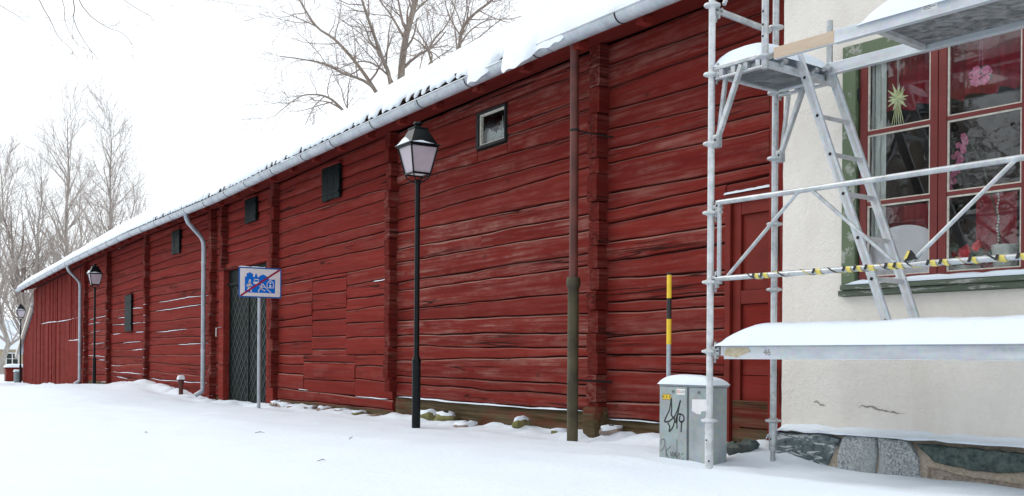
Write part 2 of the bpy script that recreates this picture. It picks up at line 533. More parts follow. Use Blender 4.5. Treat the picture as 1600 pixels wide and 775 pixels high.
GX = [(-400, 1.2), (-160, 0.9), (-100, 0.1), (-72, -0.12), (-58, -0.35), (-46, -0.5), (-42, -0.47), (-29, -0.25), (-22, 0.0),
      (-18, -0.02), (-13, -0.15), (-9, -0.085), (-4, -0.055), (0, 0.01), (4, 0.02), (12, 0.0)]
def ground_z(x, y):
    z = interp(GX, x)
    if y < -2.5:
        z -= 0.07 * (-2.5 - y) if y > -8 else 0.07 * 5.5
    near = -120 < x < 20 and -30 < y < 12
    if near:
        z += 0.045 * nz(x * 0.35, y * 0.5, 3.1) + 0.018 * nz(x * 1.4, y * 1.9, 7.7)
        z += 0.008 * nz(x * 3.7, y * 4.6, 1.2) * max(0.2, 0.6 + 1.2 * nz(x * 0.4, y * 0.5, 20))
    if -44 < x < 3.2 and -1.2 < y < 0.4:          # drifted lumps against the barn
        k = math.exp(-((y + 0.18) / 0.25) ** 2)
        z += k * (0.02 + 0.085 * nz(x * 0.9, 2.2) + 0.085 * nz(x * 3.1, y * 2.5, 9.0) + 0.030 * nz(x * 8.0, y * 8.0, 4.0))
        z -= 0.05 * math.exp(-((y + 0.5) / 0.22) ** 2) * (0.5 + nz(x * 0.7, 5.5))
    if -22.5 < x < -15:                           # small drift before the fifth bay
        z += 0.16 * math.exp(-((x + 19.3) / 1.7) ** 2 - ((y + 0.35) / 0.6) ** 2)
    d = Vector((x, y, 0)) - HC
    t, n = d.dot(HE), d.dot(HN)
    if -1.6 < t < 8 and -3 < n < 1.0:             # edge of the trodden strip by the house
        w = min(1.0, max(0.0, (t + 1.6) / 1.2))
        ridge = -1.18 - 0.10 * t + 0.06 * nz(t * 1.5, 8.8)
        z += w * (0.085 / (1 + math.exp((n - ridge) / 0.05)) * math.exp(-max(0, ridge - n) / 0.9) - 0.012)
        z += w * 0.03 * nz(t * 3.0, n * 3.0, 2.0) * math.exp(-((n + 0.6) / 0.5) ** 2)
        z += 0.10 * math.exp(-((n + 0.10) / 0.22) ** 2 - ((t - 0.05) / 0.35) ** 2)
        z += 0.12 * math.exp(-((n - 0.18) / 0.16) ** 2 - ((t + 0.45) / 0.22) ** 2)
        z += 0.10 * math.exp(-((n - 0.05) / 0.2) ** 2 - ((t + 0.25) / 0.2) ** 2)
    return z

def frange(a, b, s):
    out = []
    while a < b - 1e-6:
        out.append(a); a += s
    return out
xs = [-900, -500, -300, -200, -140, -110, -90, -78, -70, -62, -56, -51] + frange(-47, -20, 0.3) + frange(-20, -8, 0.16) + frange(-8, 7, 0.07) + [7, 8, 9.5, 12, 18, 30, 60, 150, 400, 900]
ys = [-900, -400, -150, -70, -40, -25, -16, -11] + frange(-9, -6, 0.25) + frange(-6, -1.6, 0.1) + frange(-1.6, 0.4, 0.05) + [0.4, 1, 2.5, 5, 8, 12, 20, 40, 90, 250, 900]
g = MB()
g.grid(len(xs), len(ys), lambda i, j: (xs[i], ys[j], ground_z(xs[i], ys[j])))
tag(g.build('snow_ground', M['snow'], smooth='all', fix=False), kind='structure')

# ------------------------------------------------------------------ barn
GUT = [(-41, 3.50), (-28, 3.775), (-19.5, 3.86), (-12, 3.83), (-8, 3.90), (-4, 3.945), (0, 3.96), (3, 3.91)]
def gut_z(x):                                     # underside of the gutter, the eave sags a little
    return interp(GUT, x, True)
barn = empty('log_barn', (0, 0, 0), 'long red log barn with snow-covered tile roof and grey gutter', 'barn')
X_END, X_BOARD, X_R = -40.75, -28.55, 2.95

def dist(x):
    return (Vector((x, 0, 1)) - EYE).length

def log_mesh(x0, x1, zl, zu, seed, mats, depth=0.10, worn=True, cap_y=0.0):
    """One hewn log: wavy edges, a weathered ledge on top, coloured paler as if catching light, chamfer below; zl / zu are functions of x."""
    r = rng(seed)
    L = x1 - x0
    seg = max(3, min(60, int(L / max(0.09, 0.011 * dist((x0 + x1) / 2)))))
    f0 = r.uniform(0.0, 0.022)
    b = MB()
    rows = []
    ph = r.uniform(0, 100)
    for i in range(seg + 1):
        x = lerp(x0, x1, i / seg)
        g1 = 0.0035 + 0.010 * max(0.0, nz(x * 1.3, ph)) + 0.003 * abs(nz(x * 9, ph + 5))
        g2 = 0.0035 + 0.010 * max(0.0, nz(x * 1.5, ph + 9)) + 0.003 * abs(nz(x * 8, ph + 15))
        a, c = zl(x) + g1, zu(x) - g2
        if c - a < 0.03:
            c = a + 0.03
        f = f0 + 0.010 * nz(x * 0.8, ph + 3) + 0.003 * nz(x * 6, ph + 4)
        h = c - a
        led = 0.013 + 0.014 * abs(nz(x * 1.1, ph + 20))
        pr = [(depth, a), (-f + 0.010, a + 0.001), (-f - 0.001, a + 0.006), (-f - 0.005, a + h * 0.38), (-f - 0.004, a + h * 0.72),
              (-f + 0.001, c - led), (-f + 0.022, c - 0.001), (depth, c)]
        rows.append([(x, y + (0.003 * nz(x * 11, z * 14, ph) if k not in (0, 7) else 0), z) for k, (y, z) in enumerate(pr)])
    n = 8
    for row in rows:
        b.v += row
    for i in range(seg):
        for k in range(n - 1):
            b.face((i * n + k, (i + 1) * n + k, (i + 1) * n + k + 1, i * n + k + 1), 1 if (worn and k == 5) else 0)
    b.face(list(range(n))[::-1]); b.face([seg * n + k for k in range(n)])
    return b.build('log', mats, barn, smooth=True)

ledge_snow = MB()
def snow_streak(x0, x1, zf, seed, yf=-0.012, w=0.03, h=0.018):
    n = max(4, int((x1 - x0) / 0.08))
    rows = []
    for i in range(n + 1):
        x = lerp(x0, x1, i / n)
        e = max(0.0, math.sin(math.pi * i / n)) ** 0.4
        hh = h * e * (0.35 + 0.6 * abs(nz(x * 4, seed))) * max(0.0, min(1.0, 0.75 + 2.2 * nz(x * 0.9, seed + 31)))
        z = zf(x) - 0.014
        rows.append([(x, yf - w * 0.5 * e, z - 0.008 * e), (x, yf - w * 0.55 * e, z + hh * 0.5), (x, yf - w * 0.1, z + hh), (x, yf + 0.03, z + hh * 0.8)])
    b = len(ledge_snow.v)
    for r_ in rows:
        ledge_snow.v += r_
    for i in range(n):
        for k in range(3):
            ledge_snow.face((b + i * 4 + k, b + (i + 1) * 4 + k, b + (i + 1) * 4 + k + 1, b + i * 4 + k + 1))

def boundary(x0, x1, z, amp, r):
    a, c = r.uniform(-amp, amp), r.uniform(-amp, amp)
    ph = r.uniform(0, 99)
    return lambda x: z(x) + lerp(a, c, (x - x0) / (x1 - x0)) + 0.020 * nz(x * 0.7, ph) + 0.010 * nz(x * 2.3, ph + 7)

def section(x0, x1, n, seed, zb=-0.22, holes=(), moss_rows=1, streaks=0.0, first=None, old=False):
    """A bay of stacked logs between two cross walls; holes = (xa, xb, za, zb) openings."""
    r = rng(seed)
    top = lambda x: gut_z(x) + 0.16
    bs = []
    cuts = [0.0]
    for k in range(n):
        cuts.append(cuts[-1] + r.uniform(0.72, 1.28))
    cuts = [c / cuts[-1] for c in cuts]
    if first:
        f1 = (first - zb) / (4.15 - zb)
        cuts = [0.0] + [lerp(f1, 1.0, (c - cuts[1]) / (1 - cuts[1])) for c in cuts[1:]]
    for k in range(n + 1):
        fr = cuts[k]
        zf = (lambda fr: lambda x: lerp(zb, top(x), fr))(fr)
        bs.append(boundary(x0, x1, zf, 0.0 if k in (0, n) else (0.012 if k == 1 and first else 0.052), r))
    for k in range(n):
        zl, zu = bs[k], bs[k + 1]
        xm = (x0 + x1) / 2
        zc = (zl(xm) + zu(xm)) / 2
        spans = [(x0, x1)]
        mats = [M['moss'], M['moss']] if k < moss_rows else ([M['red_moss'], M['red_worn_lit']] if k == moss_rows == 0 else ([M['red_old'], M['red_old_worn_lit']] if old else [M['red'], M['red_worn_lit']]))
        for (xa, xb, za, zt) in holes:
            lo, hi = zl((xa + xb) / 2), zu((xa + xb) / 2)
            if hi > za + 0.02 and lo < zt - 0.02:
                new = []
                for s0, s1 in spans:
                    if xb <= s0 or xa >= s1:
                        new.append((s0, s1)); continue
                    if xa > s0 + 0.02: new.append((s0, xa - 0.004))
                    if xb < s1 - 0.02: new.append((xb + 0.004, s1))
                spans = new
                m0, m1 = max(x0, xa), min(x1, xb)
                if za - lo > 0.04: log_mesh(m0, m1, zl, (lambda q_: lambda x: q_)(za), r.randrange(10 ** 6), mats)
                if hi - zt > 0.04: log_mesh(m0, m1, (lambda q_: lambda x: q_)(zt), zu, r.randrange(10 ** 6), mats)
        if len(spans) == 1 and x1 - x0 > 4 and r.random() < 0.16:      # a log scarfed from two lengths
            c = lerp(x0, x1, r.uniform(0.3, 0.7))
            spans = [(x0, c - 0.003), (c + 0.003, x1)]
        for s0, s1 in spans:
            log_mesh(s0, s1, zl, zu, r.randrange(10 ** 6), mats)
            if k > 0 and streaks and zc < 2.3 and r.random() < streaks:
                w = r.uniform(0.25, 0.9) * (s1 - s0)
                a = r.uniform(s0, s1 - w)
                snow_streak(a, a + w, zl, r.random() * 50)
    return bs

SHUT = [(-7.68, -6.95, 3.39, 3.93), (-11.75, -11.08, 3.45, 3.92), (-17.40, -16.70, 3.28, 3.84), (-22.60, -21.78, 1.50, 2.52)]
PATCH = [(-8.24, -6.76, 0.72, 2.10), (-8.62, -6.42, 0.20, 0.72)]
s1 = section(0.10, 2.42, 20, 11, holes=[(1.88, 2.60, -1, 2.30)], moss_rows=1, first=0.20, old=True)
s2 = section(-4.92, -0.05, 20, 22, holes=[(-2.61, -1.89, 3.43, 3.90)], moss_rows=1, first=0.235, old=True)
s3 = section(-9.94, -5.05, 20, 33, holes=PATCH, moss_rows=0, streaks=0.15)
s4 = section(-13.85, -10.06, 20, 44, holes=[(-13.62, -9.9, -1, 2.72)], moss_rows=0)
s5 = section(-19.90, -13.95, 20, 55, moss_rows=0, streaks=0.45)
s6 = section(-24.74, -20.06, 20, 66, moss_rows=0, streaks=0.8)
s7 = section(-28.42, -24.92, 20, 77, moss_rows=0, streaks=0.8)

# the blocked doorway: short lengths set into the third bay
r = rng(7)
for (xa, xb, za, zt) in PATCH:
    h = zt - za
    n = max(2, round(h / 0.235))
    cut = [za + h * (k + (r.uniform(-0.2, 0.2) if 0 < k < n else 0)) / n for k in range(n + 1)]
    for z0, z1 in zip(cut, cut[1:]):
        log_mesh(xa + 0.005, xb - 0.005, (lambda a: lambda x: a + 0.006 * nz(x, a))(z0), (lambda a: lambda x: a + 0.006 * nz(x, a))(z1), r.randrange(9999), [M['red'], M['red_worn_lit']])
snow_streak(-6.4, -5.2, lambda x: s3[2](x) + 0.02, 4)
snow_streak(-8.9, -8.4, lambda x: s3[2](x) + 0.03, 6)
snow_streak(-4.85, -0.3, lambda x: s2[1](x) + 0.004, 8, -0.03, 0.06, 0.035)
snow_streak(0.15, 1.0, lambda x: s1[1](x) + 0.004, 3, -0.02, 0.03, 0.02)

# cross-wall log ends
def log_end(x0, x1, y, z0, z1, seed, mossy=False):
    r = rng(seed)
    y = y + r.uniform(-0.022, 0.022)
    j = lambda s=0.003: r.uniform(-s * 0.6, s * 0.6)
    c = r.uniform(0.007, 0.016)
    g0, g1 = r.uniform(0.002, 0.006), r.uniform(0.002, 0.006)
    za, zb_ = z0 + g0, z1 - g1
    xa, xb = x0 + j(0.012), x1 + j(0.012)
    yb = 0.08
    b = MB()
    ring = lambda yy, ins: [(xa + ins + j(), yy + j(0.003), za + c), (xa + ins + c, yy, za + ins + j(0.004)), (xb - ins - c, yy, za + ins + j(0.004)), (xb - ins + j(), yy + j(0.003), za + c),
                            (xb - ins + j(), yy, zb_ - c), (xb - ins - c, yy, zb_ - ins + j(0.004)), (xa + ins + c, yy, zb_ - ins + j(0.004)), (xa + ins + j(), yy, zb_ - c)]
    rings = [ring(yb, 0), ring(-y + c, 0), ring(-y, c * 0.7)]
    for q_ in rings: b.v += q_
    for i in range(2):
        for k in range(8):
            k2 = (k + 1) % 8
            b.face((i * 8 + k, i * 8 + k2, (i + 1) * 8 + k2, (i + 1) * 8 + k), 1 if i == 1 else 0)
    b.face(range(16, 24)); b.face(range(7, -1, -1))
    mats = [M['red_moss'], M['moss']] if mossy else [M['red_end'], M['red_end_worn']]
    return b.build('log_end', mats, barn)

def post(x0, x1, zb, seed, base=False, y=0.155, snow=0.0):
    r = rng(seed)
    top = gut_z(x1) + 0.15
    n = max(2, round((top - zb) / 0.228))
    zs = [zb + (top - zb) * (k + (r.uniform(-0.15, 0.15) if 0 < k < n else 0)) / n for k in range(n + 1)]
    for k in range(n):
        log_end(x0, x1, y, zs[k], zs[k + 1], r.randrange(10 ** 6), base and k < 1)
        if snow and k and zs[k] < 2.2 and r.random() < snow:
            m_ = Vector((x0 + 0.01, 0, 0))
            snow_streak(x0 + 0.0, x1 + 0.01, (lambda z: lambda x: z + 0.012)(zs[k]), r.random() * 9, -0.10, 0.09, 0.02)

post(-0.05, 0.115, -0.1, 101, True)
post(-5.06, -4.91, 0.30, 102)
post(-10.09, -9.92, 0.22, 103, snow=0.3)
post(-13.22, -13.05, 2.66, 104)
post(-14.02, -13.85, -0.3, 105, snow=0.3)
post(-20.06, -19.89, -0.2, 106, snow=0.6)
post(-24.90, -24.73, -0.3, 107, snow=0.8)
post(-28.60, -28.42, -0.35, 108, snow=0.8)
# swollen mossy foot under the nearest post
b = MB()
b.box(-0.09, 0.15, -0.19, 0.05, -0.12, 0.30)
foot = b.build('post_foot', M['red_moss'], barn, bevel=0.04)

# dark caulked core behind the gaps, and the unseen walls
b = MB()
for x0, x1, z0 in ((0.0, 1.86, -0.5), (1.86, X_R, 2.36), (-1.89, 0.0, -0.5), (-10.46, -2.61, -0.5), (-13.25, -10.46, 2.66), (X_END + 0.05, -13.25, -0.6)):
    b.box(x0, x1, 0.085, 0.22, z0, 4.02)
b.box(-2.609, -1.891, 0.085, 0.22, -0.5, 3.43)
b.box(-2.609, -1.891, 0.085, 0.22, 3.90, 4.02)
b.box(X_END + 0.05, X_R, 6.0, 6.15, -0.6, 3.9)
b.box(X_R - 0.12, X_R, 0.225, 5.99, -0.6, 4.0)
b.box(X_END + 0.05, X_END + 0.17, 0.225, 5.99, -0.6, 3.6)
b.prism([(X_R - 0.06, 0.0, 3.98), (X_R - 0.06, 6.1, 3.98), (X_R - 0.06, 3.1, 6.3)], (-0.08, 0, 0))
b.prism([(X_END + 0.06, 0.0, 3.55), (X_END + 0.06, 6.1, 3.55), (X_END + 0.06, 3.1, 5.9)], (0.08, 0, 0))
b.build('wall_core', M['core'], barn)

# vertical boarding at the far end
r = rng(5)
x = X_BOARD
while x > X_END + 0.1:
    w = r.uniform(0.15, 0.24)
    y = r.choice((0.0, 0.0, -0.022)) + r.uniform(-0.006, 0.006)
    b = MB()
    zt = gut_z(x) + 0.10
    lo = -0.75 + r.uniform(-0.02, 0.02)
    if -39.5 < x - w < -29.3:
        # the great sliding door: boards in an upper and a lower row
        b.box(x - w + 0.006, x - 0.004, y - 0.030, 0.08, 2.10, zt)
        b.box(x - w + 0.006, x - 0.004, y - 0.075, -0.04, lo, 2.06)
    else:
        b.box(x - w + 0.006, x - 0.004, y - 0.030, 0.08, lo, zt)
    b.build('wall_board', M['red_board'], barn)
    x -= w
snow_streak(-39.6, -29.4, lambda x: 2.09 + 0.012 * math.sin(x), 3, -0.06, 0.10, 0.075)
snow_streak(-31.6, -29.3, lambda x: 1.34, 5, -0.10, 0.08, 0.07)
b = MB(); b.box(-39.6, -29.4, -0.10, -0.03, 2.06, 2.095); b.build('door_rail', M['red_board'], barn)
b = MB(); b.box(-31.5, -29.35, -0.13, -0.08, -0.7, 1.33); b.build('hatch_door', M['red_board'], barn)
tag(ledge_snow.build('ledge_snow', M['snow'], barn, smooth='all'), kind='stuff')
# lean-to against the far gable, boarded like the barn end
lt = MB(); lt.prism([(X_END, 0.13, -0.9), (X_END - 4.4, 0.13, -0.9), (X_END - 4.4, 0.13, 0.9), (X_END, 0.13, 2.75)], (0, 2.6, 0))
lt = lt.build('lean_to', M['core'], barn)
x = X_END
r = rng(6)
while x > X_END - 3.1:
    w = r.uniform(0.15, 0.22)
    y = r.uniform(-0.02, 0.005)
    t0, t1 = 2.72 + (x - X_END) * 0.435, 2.72 + (x - w - X_END) * 0.435
    b = MB(); b.prism([(x - 0.003, y, -0.9), (x - w + 0.003, y, -0.9), (x - w + 0.003, y, t1), (x - 0.003, y, t0)], (0, 0.05, 0))
    b.build('wall_board', M['red_board'], lt)
    x -= w
b = MB(); b.bar((X_END + 0.05, -0.10, 2.88), (X_END - 4.9, -0.10, 0.73), 0.10, 0.16); b.build('verge_board', M['cream'], lt)
b = MB(); b.prism([(X_END + 0.05, -0.12, 2.97), (X_END - 4.9, -0.12, 0.82), (X_END - 4.9, -0.12, 0.93), (X_END + 0.05, -0.12, 3.08)], (0, 3.0, 0))
tag(b.build('snow_cover', M['snow'], lt), kind='stuff')

# shutters
for k, (xa, xb, za, zt) in enumerate(SHUT):
    b = MB()
    rr = rng(900 + k)
    n = 3
    for i in range(n):
        x0, x1 = lerp(xa, xb, i / n), lerp(xa, xb, (i + 1) / n)
        b.box(x0 + 0.002, x1 - 0.002, -0.075 - rr.uniform(0, 0.006), -0.04, za + rr.uniform(-0.01, 0.01), zt + rr.uniform(-0.012, 0.012))
    sh = b.build('shutter', M['shutter'], barn)
    b = MB()
    for z in (lerp(za, zt, 0.2), lerp(za, zt, 0.8)):
        b.box(xa + 0.02, xb - 0.02, -0.088, -0.078, z - 0.022, z + 0.022)
    b.build('batten', M['shutter'], sh)
    b = MB(); b.box(xa - 0.03, xb + 0.03, -0.10, -0.02, zt + 0.014, zt + 0.035); b.build('shutter_head', M['red'], sh)

# small glazed window
xa, xb, za, zt = -2.60, -1.90, 3.44, 3.89
wn = MB()
for (x0, x1, z0, z1) in ((xa, xa + 0.06, za, zt), (xb - 0.02, xb, za, zt), (xa + 0.06, xb - 0.02, za, za + 0.03), (xa + 0.06, xb - 0.02, zt - 0.025, zt)):
    wn.box(x0, x1, -0.05, 0.20, z0, z1)
wn = wn.build('window', M['hook'], barn)
b = MB()
xi, xj, zi, zj = xa + 0.062, xb - 0.022, za + 0.032, zt - 0.027
for (x0, x1, z0, z1) in ((xi, xi + 0.028, zi, zj), (xj - 0.018, xj, zi, zj), (xi + 0.028, xj - 0.018, zi, zi + 0.018), (xi + 0.028, xj - 0.018, zj - 0.02, zj)):
    b.box(x0, x1, -0.03, 0.01, z0, z1)
b.build('sash', M['cream'], wn)
b = MB(); b.box(xi + 0.03, xj - 0.03, -0.008, -0.004, zi + 0.03, zj - 0.03); b.build('pane', M['glass_small'], wn)
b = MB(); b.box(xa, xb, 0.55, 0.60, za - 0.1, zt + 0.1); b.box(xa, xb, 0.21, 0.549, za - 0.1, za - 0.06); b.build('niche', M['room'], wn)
b = MB()
b.grid(20, 5, lambda i, j: (lerp(xi + 0.03, xj - 0.03, i / 19), 0.06 + 0.012 * math.sin(i * 1.9), zi + 0.02 + (0.10 + 0.05 * abs(math.sin(i * 0.8)) + (0.05 if i < 6 else 0)) * j / 4))
M['lace'] = plain('grey_lace', (0.42, 0.43, 0.43), 0.8, var=0.3, scale=50)
tag(b.build('lace_curtain', M['lace'], smooth=True), 'white lace half curtain inside the small barn window', 'curtain')
b = MB()
for i, h in enumerate((0.10, 0.16, 0.22, 0.16, 0.10)):
    b.lathe([(0.005, 0), (0.005, h)], (xi + 0.26 + i * 0.042, 0.10, zi + 0.12), 6)
b.box(xi + 0.24, xi + 0.45, 0.09, 0.11, zi + 0.09, zi + 0.12)
tag(b.build('candle_stand', M['white']), 'stepped white candle stand behind the small barn window', 'candle stand')

# cart door in the fourth bay
dr = MB()
dr.box(-13.55, -13.22, -0.05, 0.22, -0.4, 2.62)
dr.box(-10.50, -10.11, -0.05, 0.22, -0.4, 2.62)
dr.box(-13.55, -10.11, -0.055, 0.22, 2.622, 2.74)
door = dr.build('door', M['red'], barn, bevel=0.008)
for x0, x1 in ((-13.20, -11.90), (-11.86, -10.52)):
    b = MB(); b.box(x0, x1, 0.075, 0.12, -0.4, 2.30)
    leaf = b.build('door_leaf', M['door_green'], door)
b = MB(); b.box(-13.20, -10.52, 0.065, 0.12, 2.305, 2.61); b.box(-13.20, -10.52, 0.03, 0.063, 2.29, 2.34)
b.build('transom', M['door_green'], door)
def clip_seg(p, q_, x0, x1, z0, z1):
    t0, t1 = 0.0, 1.0
    dx, dz = q_[0] - p[0], q_[1] - p[1]
    for pp, qq in ((-dx, p[0] - x0), (dx, x1 - p[0]), (-dz, p[1] - z0), (dz, z1 - p[1])):
        if abs(pp) < 1e-9:
            if qq < 0: return None
        else:
            t = qq / pp
            if pp < 0: t0 = max(t0, t)
            else: t1 = min(t1, t)
    if t0 >= t1: return None
    return (p[0] + t0 * dx, p[1] + t0 * dz), (p[0] + t1 * dx, p[1] + t1 * dz)
for x0, x1 in ((-13.18, -11.92), (-11.84, -10.54)):
    w = x1 - x0
    for s in (1, -1):
        k = -3.0
        while k < 6.0:
            p, q2 = (x0, k if s > 0 else k), (x1, k + s * w * 0.95)
            c = clip_seg(p, q2, x0, x1, -0.35, 2.28)
            if c:
                b = MB(); yy = 0.071 if s > 0 else 0.073
                b.bar((c[0][0], yy, c[0][1]), (c[1][0], yy, c[1][1]), 0.018 if s > 0 else 0.012, 0.032, up=(0, -1, 0)) if False else b.bar((c[0][0], yy, c[0][1]), (c[1][0], yy, c[1][1]), 0.030, 0.010 if s > 0 else 0.005, up=(0, 1, 0))
                b.build('lattice_strip', M['door_strip'], door)
            k += 0.27
b = MB(); b.box(-11.895, -11.865, 0.05, 0.12, -0.4, 2.30); b.build('door_stop', M['hook'], door)
b = MB(); b.tube([(-13.35, -0.05, 1.42), (-13.35, -0.16, 1.40), (-13.32, -0.17, 1.22)], 0.014, 6); b.build('hasp', M['alu_old'], door)

# narrow red door beside the house corner
dr = MB()
dr.box(1.885, 1.955, -0.03, 0.08, -0.2, 2.22); dr.box(1.885, 2.455, -0.035, 0.08, 2.222, 2.29)
dr.box(2.425, 2.455, -0.03, 0.08, -0.2, 2.22)
d2 = dr.build('door', M['red_door'], barn, bevel=0.004)
b = MB()
b.box(1.96, 2.06, 0.0, 0.06, -0.15, 2.215); b.box(2.064, 2.42, 0.0, 0.06, 2.10, 2.215); b.box(2.064, 2.42, 0.0, 0.06, 1.30, 1.42)
b.box(2.064, 2.42, 0.0, 0.06, -0.15, 0.10)
b.build('door_frame', M['red_door'], d2, bevel=0.004)
b = MB(); b.box(2.065, 2.42, 0.025, 0.05, 1.425, 2.095); b.build('door_panel', M['red_door'], d2)
for z0, z1 in ((0.105, 0.37), (0.377, 0.66), (0.667, 0.97), (0.977, 1.295)):
    b = MB(); b.box(2.065, 2.42, 0.02 + 0.008 * math.sin(z0 * 40), 0.05, z0, z1); b.build('door_plank', M['red'], d2)
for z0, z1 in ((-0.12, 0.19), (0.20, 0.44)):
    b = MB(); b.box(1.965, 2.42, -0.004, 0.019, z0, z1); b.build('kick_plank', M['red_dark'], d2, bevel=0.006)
b = MB()
b.grid(16, 4, lambda i, j: (lerp(1.89, 2.45, i / 15), -0.05 + 0.05 * (1 - j / 3.0) * 0.2 + 0.025 * (j - 1) / 2, 2.292 + (0.022 + 0.012 * abs(nz(i * 0.4, 3))) * (0, 0.8, 1, 0.6)[j]))
tag(b.build('header_snow', M['snow'], d2, smooth='all'), kind='stuff')
b = MB(); b.box(2.46, 2.70, -0.06, 0.10, -0.2, 4.1); b.build('corner_board', M['red_board'], barn)

# ---- roof
YE, RIDGE_Y = -0.56, 3.1
def ridge_z(x):
    return gut_z(x) + 0.16 + 2.51
def roof_z(x, y):
    e = gut_z(x) + 0.215
    return e + (ridge_z(x) - e) * (y - YE) / (RIDGE_Y - YE)
b = MB()
nx = 46
for (ya, yb_, th) in ((YE - 0.02, RIDGE_Y, 0.05), (6.7, RIDGE_Y, 0.05)):
    f = (lambda x, y: roof_z(x, y)) if ya < 0 else (lambda x, y: ridge_z(x) - (y - RIDGE_Y) * 0.66)
    for dz in (0.0, -th):
        b.grid(nx, 2, lambda i, j: (lerp(X_END - 0.25, X_R, i / (nx - 1)), (ya, yb_)[j], f(lerp(X_END - 0.25, X_R, i / (nx - 1)), (ya, yb_)[j]) - 0.07 + dz))
roof = b.build('roof', M['soffit'], barn)
# rafter tails
x = 2.3
while x > X_END:
    b = MB(); zz = gut_z(x)
    b.bar((x, 0.05, zz + 0.02), (x, -0.46, zz + 0.07 - 0.20), 0.09, 0.12) if False else b.box(x - 0.05, x + 0.05, -0.545, -0.43, zz - 0.015, zz + 0.06)
    b.build('rafter_tail', M['red'], roof)
    x -= 1.02
# soffit board closing the eave behind the gutter
b = MB()
b.grid(46, 2, lambda i, j: (lerp(X_END, X_R, i / 45), (-0.56, 0.0)[j], gut_z(lerp(X_END, X_R, i / 45)) + (0.05, 0.17)[j]))
b.build('soffit', M['soffit'], roof)

# pantiles along the eave, one mesh shared
def tile_mesh():
    b = MB()
    W, L = 0.232, 0.42
    n = 9
    sl = 0.66
    prof = [(W * i / (n - 1), 0.036 * math.cos(2 * math.pi * i / (n - 1) * 0.98) + 0.012) for i in range(n)]
    for dz in (0, 0.016):
        b.grid(n, 2, lambda i, j: (prof[i][0], j * L, prof[i][1] + dz + j * L * sl), flip=dz == 0)
    for i in range(n - 1):
        b.face((i * 2, (i + 1) * 2, n * 2 + (i + 1) * 2, n * 2 + i * 2))
    return b
proto = tile_mesh().build('roof_tile', M['tile'], roof, smooth=True)
first = True
TILE_W = 0.232
k = 0
x = X_R - TILE_W
while x > X_END - 0.2:
    o = proto if first else proto.copy()
    if not first:
        COL.objects.link(o)
    first = False
    rr = rng(k)
    o.location = (x, YE - 0.045 + rr.uniform(-0.012, 0.012), gut_z(x) + 0.195 + rr.uniform(-0.006, 0.006))
    x -= TILE_W; k += 1

# snow blanket on the roof
def expose(x):                                    # 0 = snow over the tile edge, 1 = tile tips bare
    a = nz(x * 0.33, 4.4) + 0.5 * nz(x * 1.1, 6.6)
    if -4.6 < x < -1.75: a += 0.75
    if -1.75 < x < 1.9: a -= 1.0
    if -0.98 < x < -0.84: a += 1.6
    return max(0.0, min(1.0, 0.5 + a * 1.2))
def bulge(x):                                     # slabs sliding over the gutter by the near downpipe
    v = 0.0
    for c, w, h in ((-1.38, 0.30, 0.15), (-0.50, 0.36, 0.22), (0.05, 0.40, 0.12), (0.7, 0.5, 0.09), (1.5, 0.6, 0.07)):
        v = max(v, h * max(0.0, 1 - abs((x - c) / w) ** 3.0) ** 0.5)
    return v
sx = frange(X_END - 0.25, -14, 0.116) + frange(-14, -5, 0.08) + frange(-5, X_R, 0.04)
NV = 15
def snow_pt(i, j):
    x = sx[i]
    ph = ((X_R - x) / TILE_W) % 1.0
    hump = 0.5 + 0.5 * math.cos(2 * math.pi * ph)
    ex = expose(x) * max(0.0, min(1.0, 0.15 + 1.9 * nz(round((X_R - x) / TILE_W) * 7.31, 2.7)))
    bu = bulge(x)
    edge = YE - 0.075 + ex * (0.02 + 0.20 * hump ** 1.5) + 0.015 * nz(x * 3.1, 9)
    th = 0.17 + 0.05 * nz(x * 0.5, 1.5) - 0.05 * ex
    y_up = [0.0, -0.010, -0.006, 0.02, 0.07, 0.14, 0.24, 0.4, 0.7, 1.1, 1.7, 2.4, 3.2, 3.62, 3.9]
    hh = [0.0, 0.25, 0.55, 0.80, 0.92, 0.98, 1.0, 1.0, 1.02, 1.05, 1.08, 1.12, 1.15, 1.0, 0.6]
    y = edge + y_up[j] - bu * max(0.0, 1 - j / 7.0) ** 0.6
    if j == 13: y = RIDGE_Y + 0.10
    if j == 14: y = RIDGE_Y + 0.75
    if y <= RIDGE_Y:
        z = roof_z(x, max(y, YE)) if y > YE else roof_z(x, YE) - (YE - y) * (0.55 + 0.6 * min(1, (YE - y) / 0.2))
    else:
        z = ridge_z(x) - (y - RIDGE_Y) * 0.66
    base = 0.01 + 0.025 * hump if j == 0 else 0.0
    t = th * hh[j] * (1 + (0.35 * bu / 0.2 * (1 - j / 8) if 1 < j < 8 else 0))
    z += base + t + (0.025 * nz(x * 0.8, y * 1.2, 2) + 0.010 * nz(x * 3.0, y * 3.5, 5) + 0.012 * nz(x * 1.3, y * 8, 8) if j > 1 else 0)
    if j > 1 and x > -1.2 and y < 0.5: z += 0.035 * nz(x * 3.4, y * 5, 21) + 0.02 * nz(x * 8, y * 9, 22)
    if j > 1 and y > -0.2: z += 0.05 * nz(x * 0.22, y * 0.4, 11)
    return (x + 0.02 * nz(x * 4, j * 0.7), y + (0.012 * nz(x * 5, j) if j < 7 else 0), z)
b = MB()
b.grid(len(sx), NV, snow_pt)
for side in (0, len(sx) - 1):                      # close the verge ends
    base = len(b.v)
    for j in range(NV):
        p = b.v[side * NV + j]
        b.v.append((p[0], p[1], p[2] - 0.30 if j else p[2]))
    for j in range(NV - 1):
        b.face((side * NV + j, side * NV + j + 1, base + j + 1, base + j))
tag(b.build('roof_snow', M['snow_roof'], roof, smooth='all'), kind='stuff')
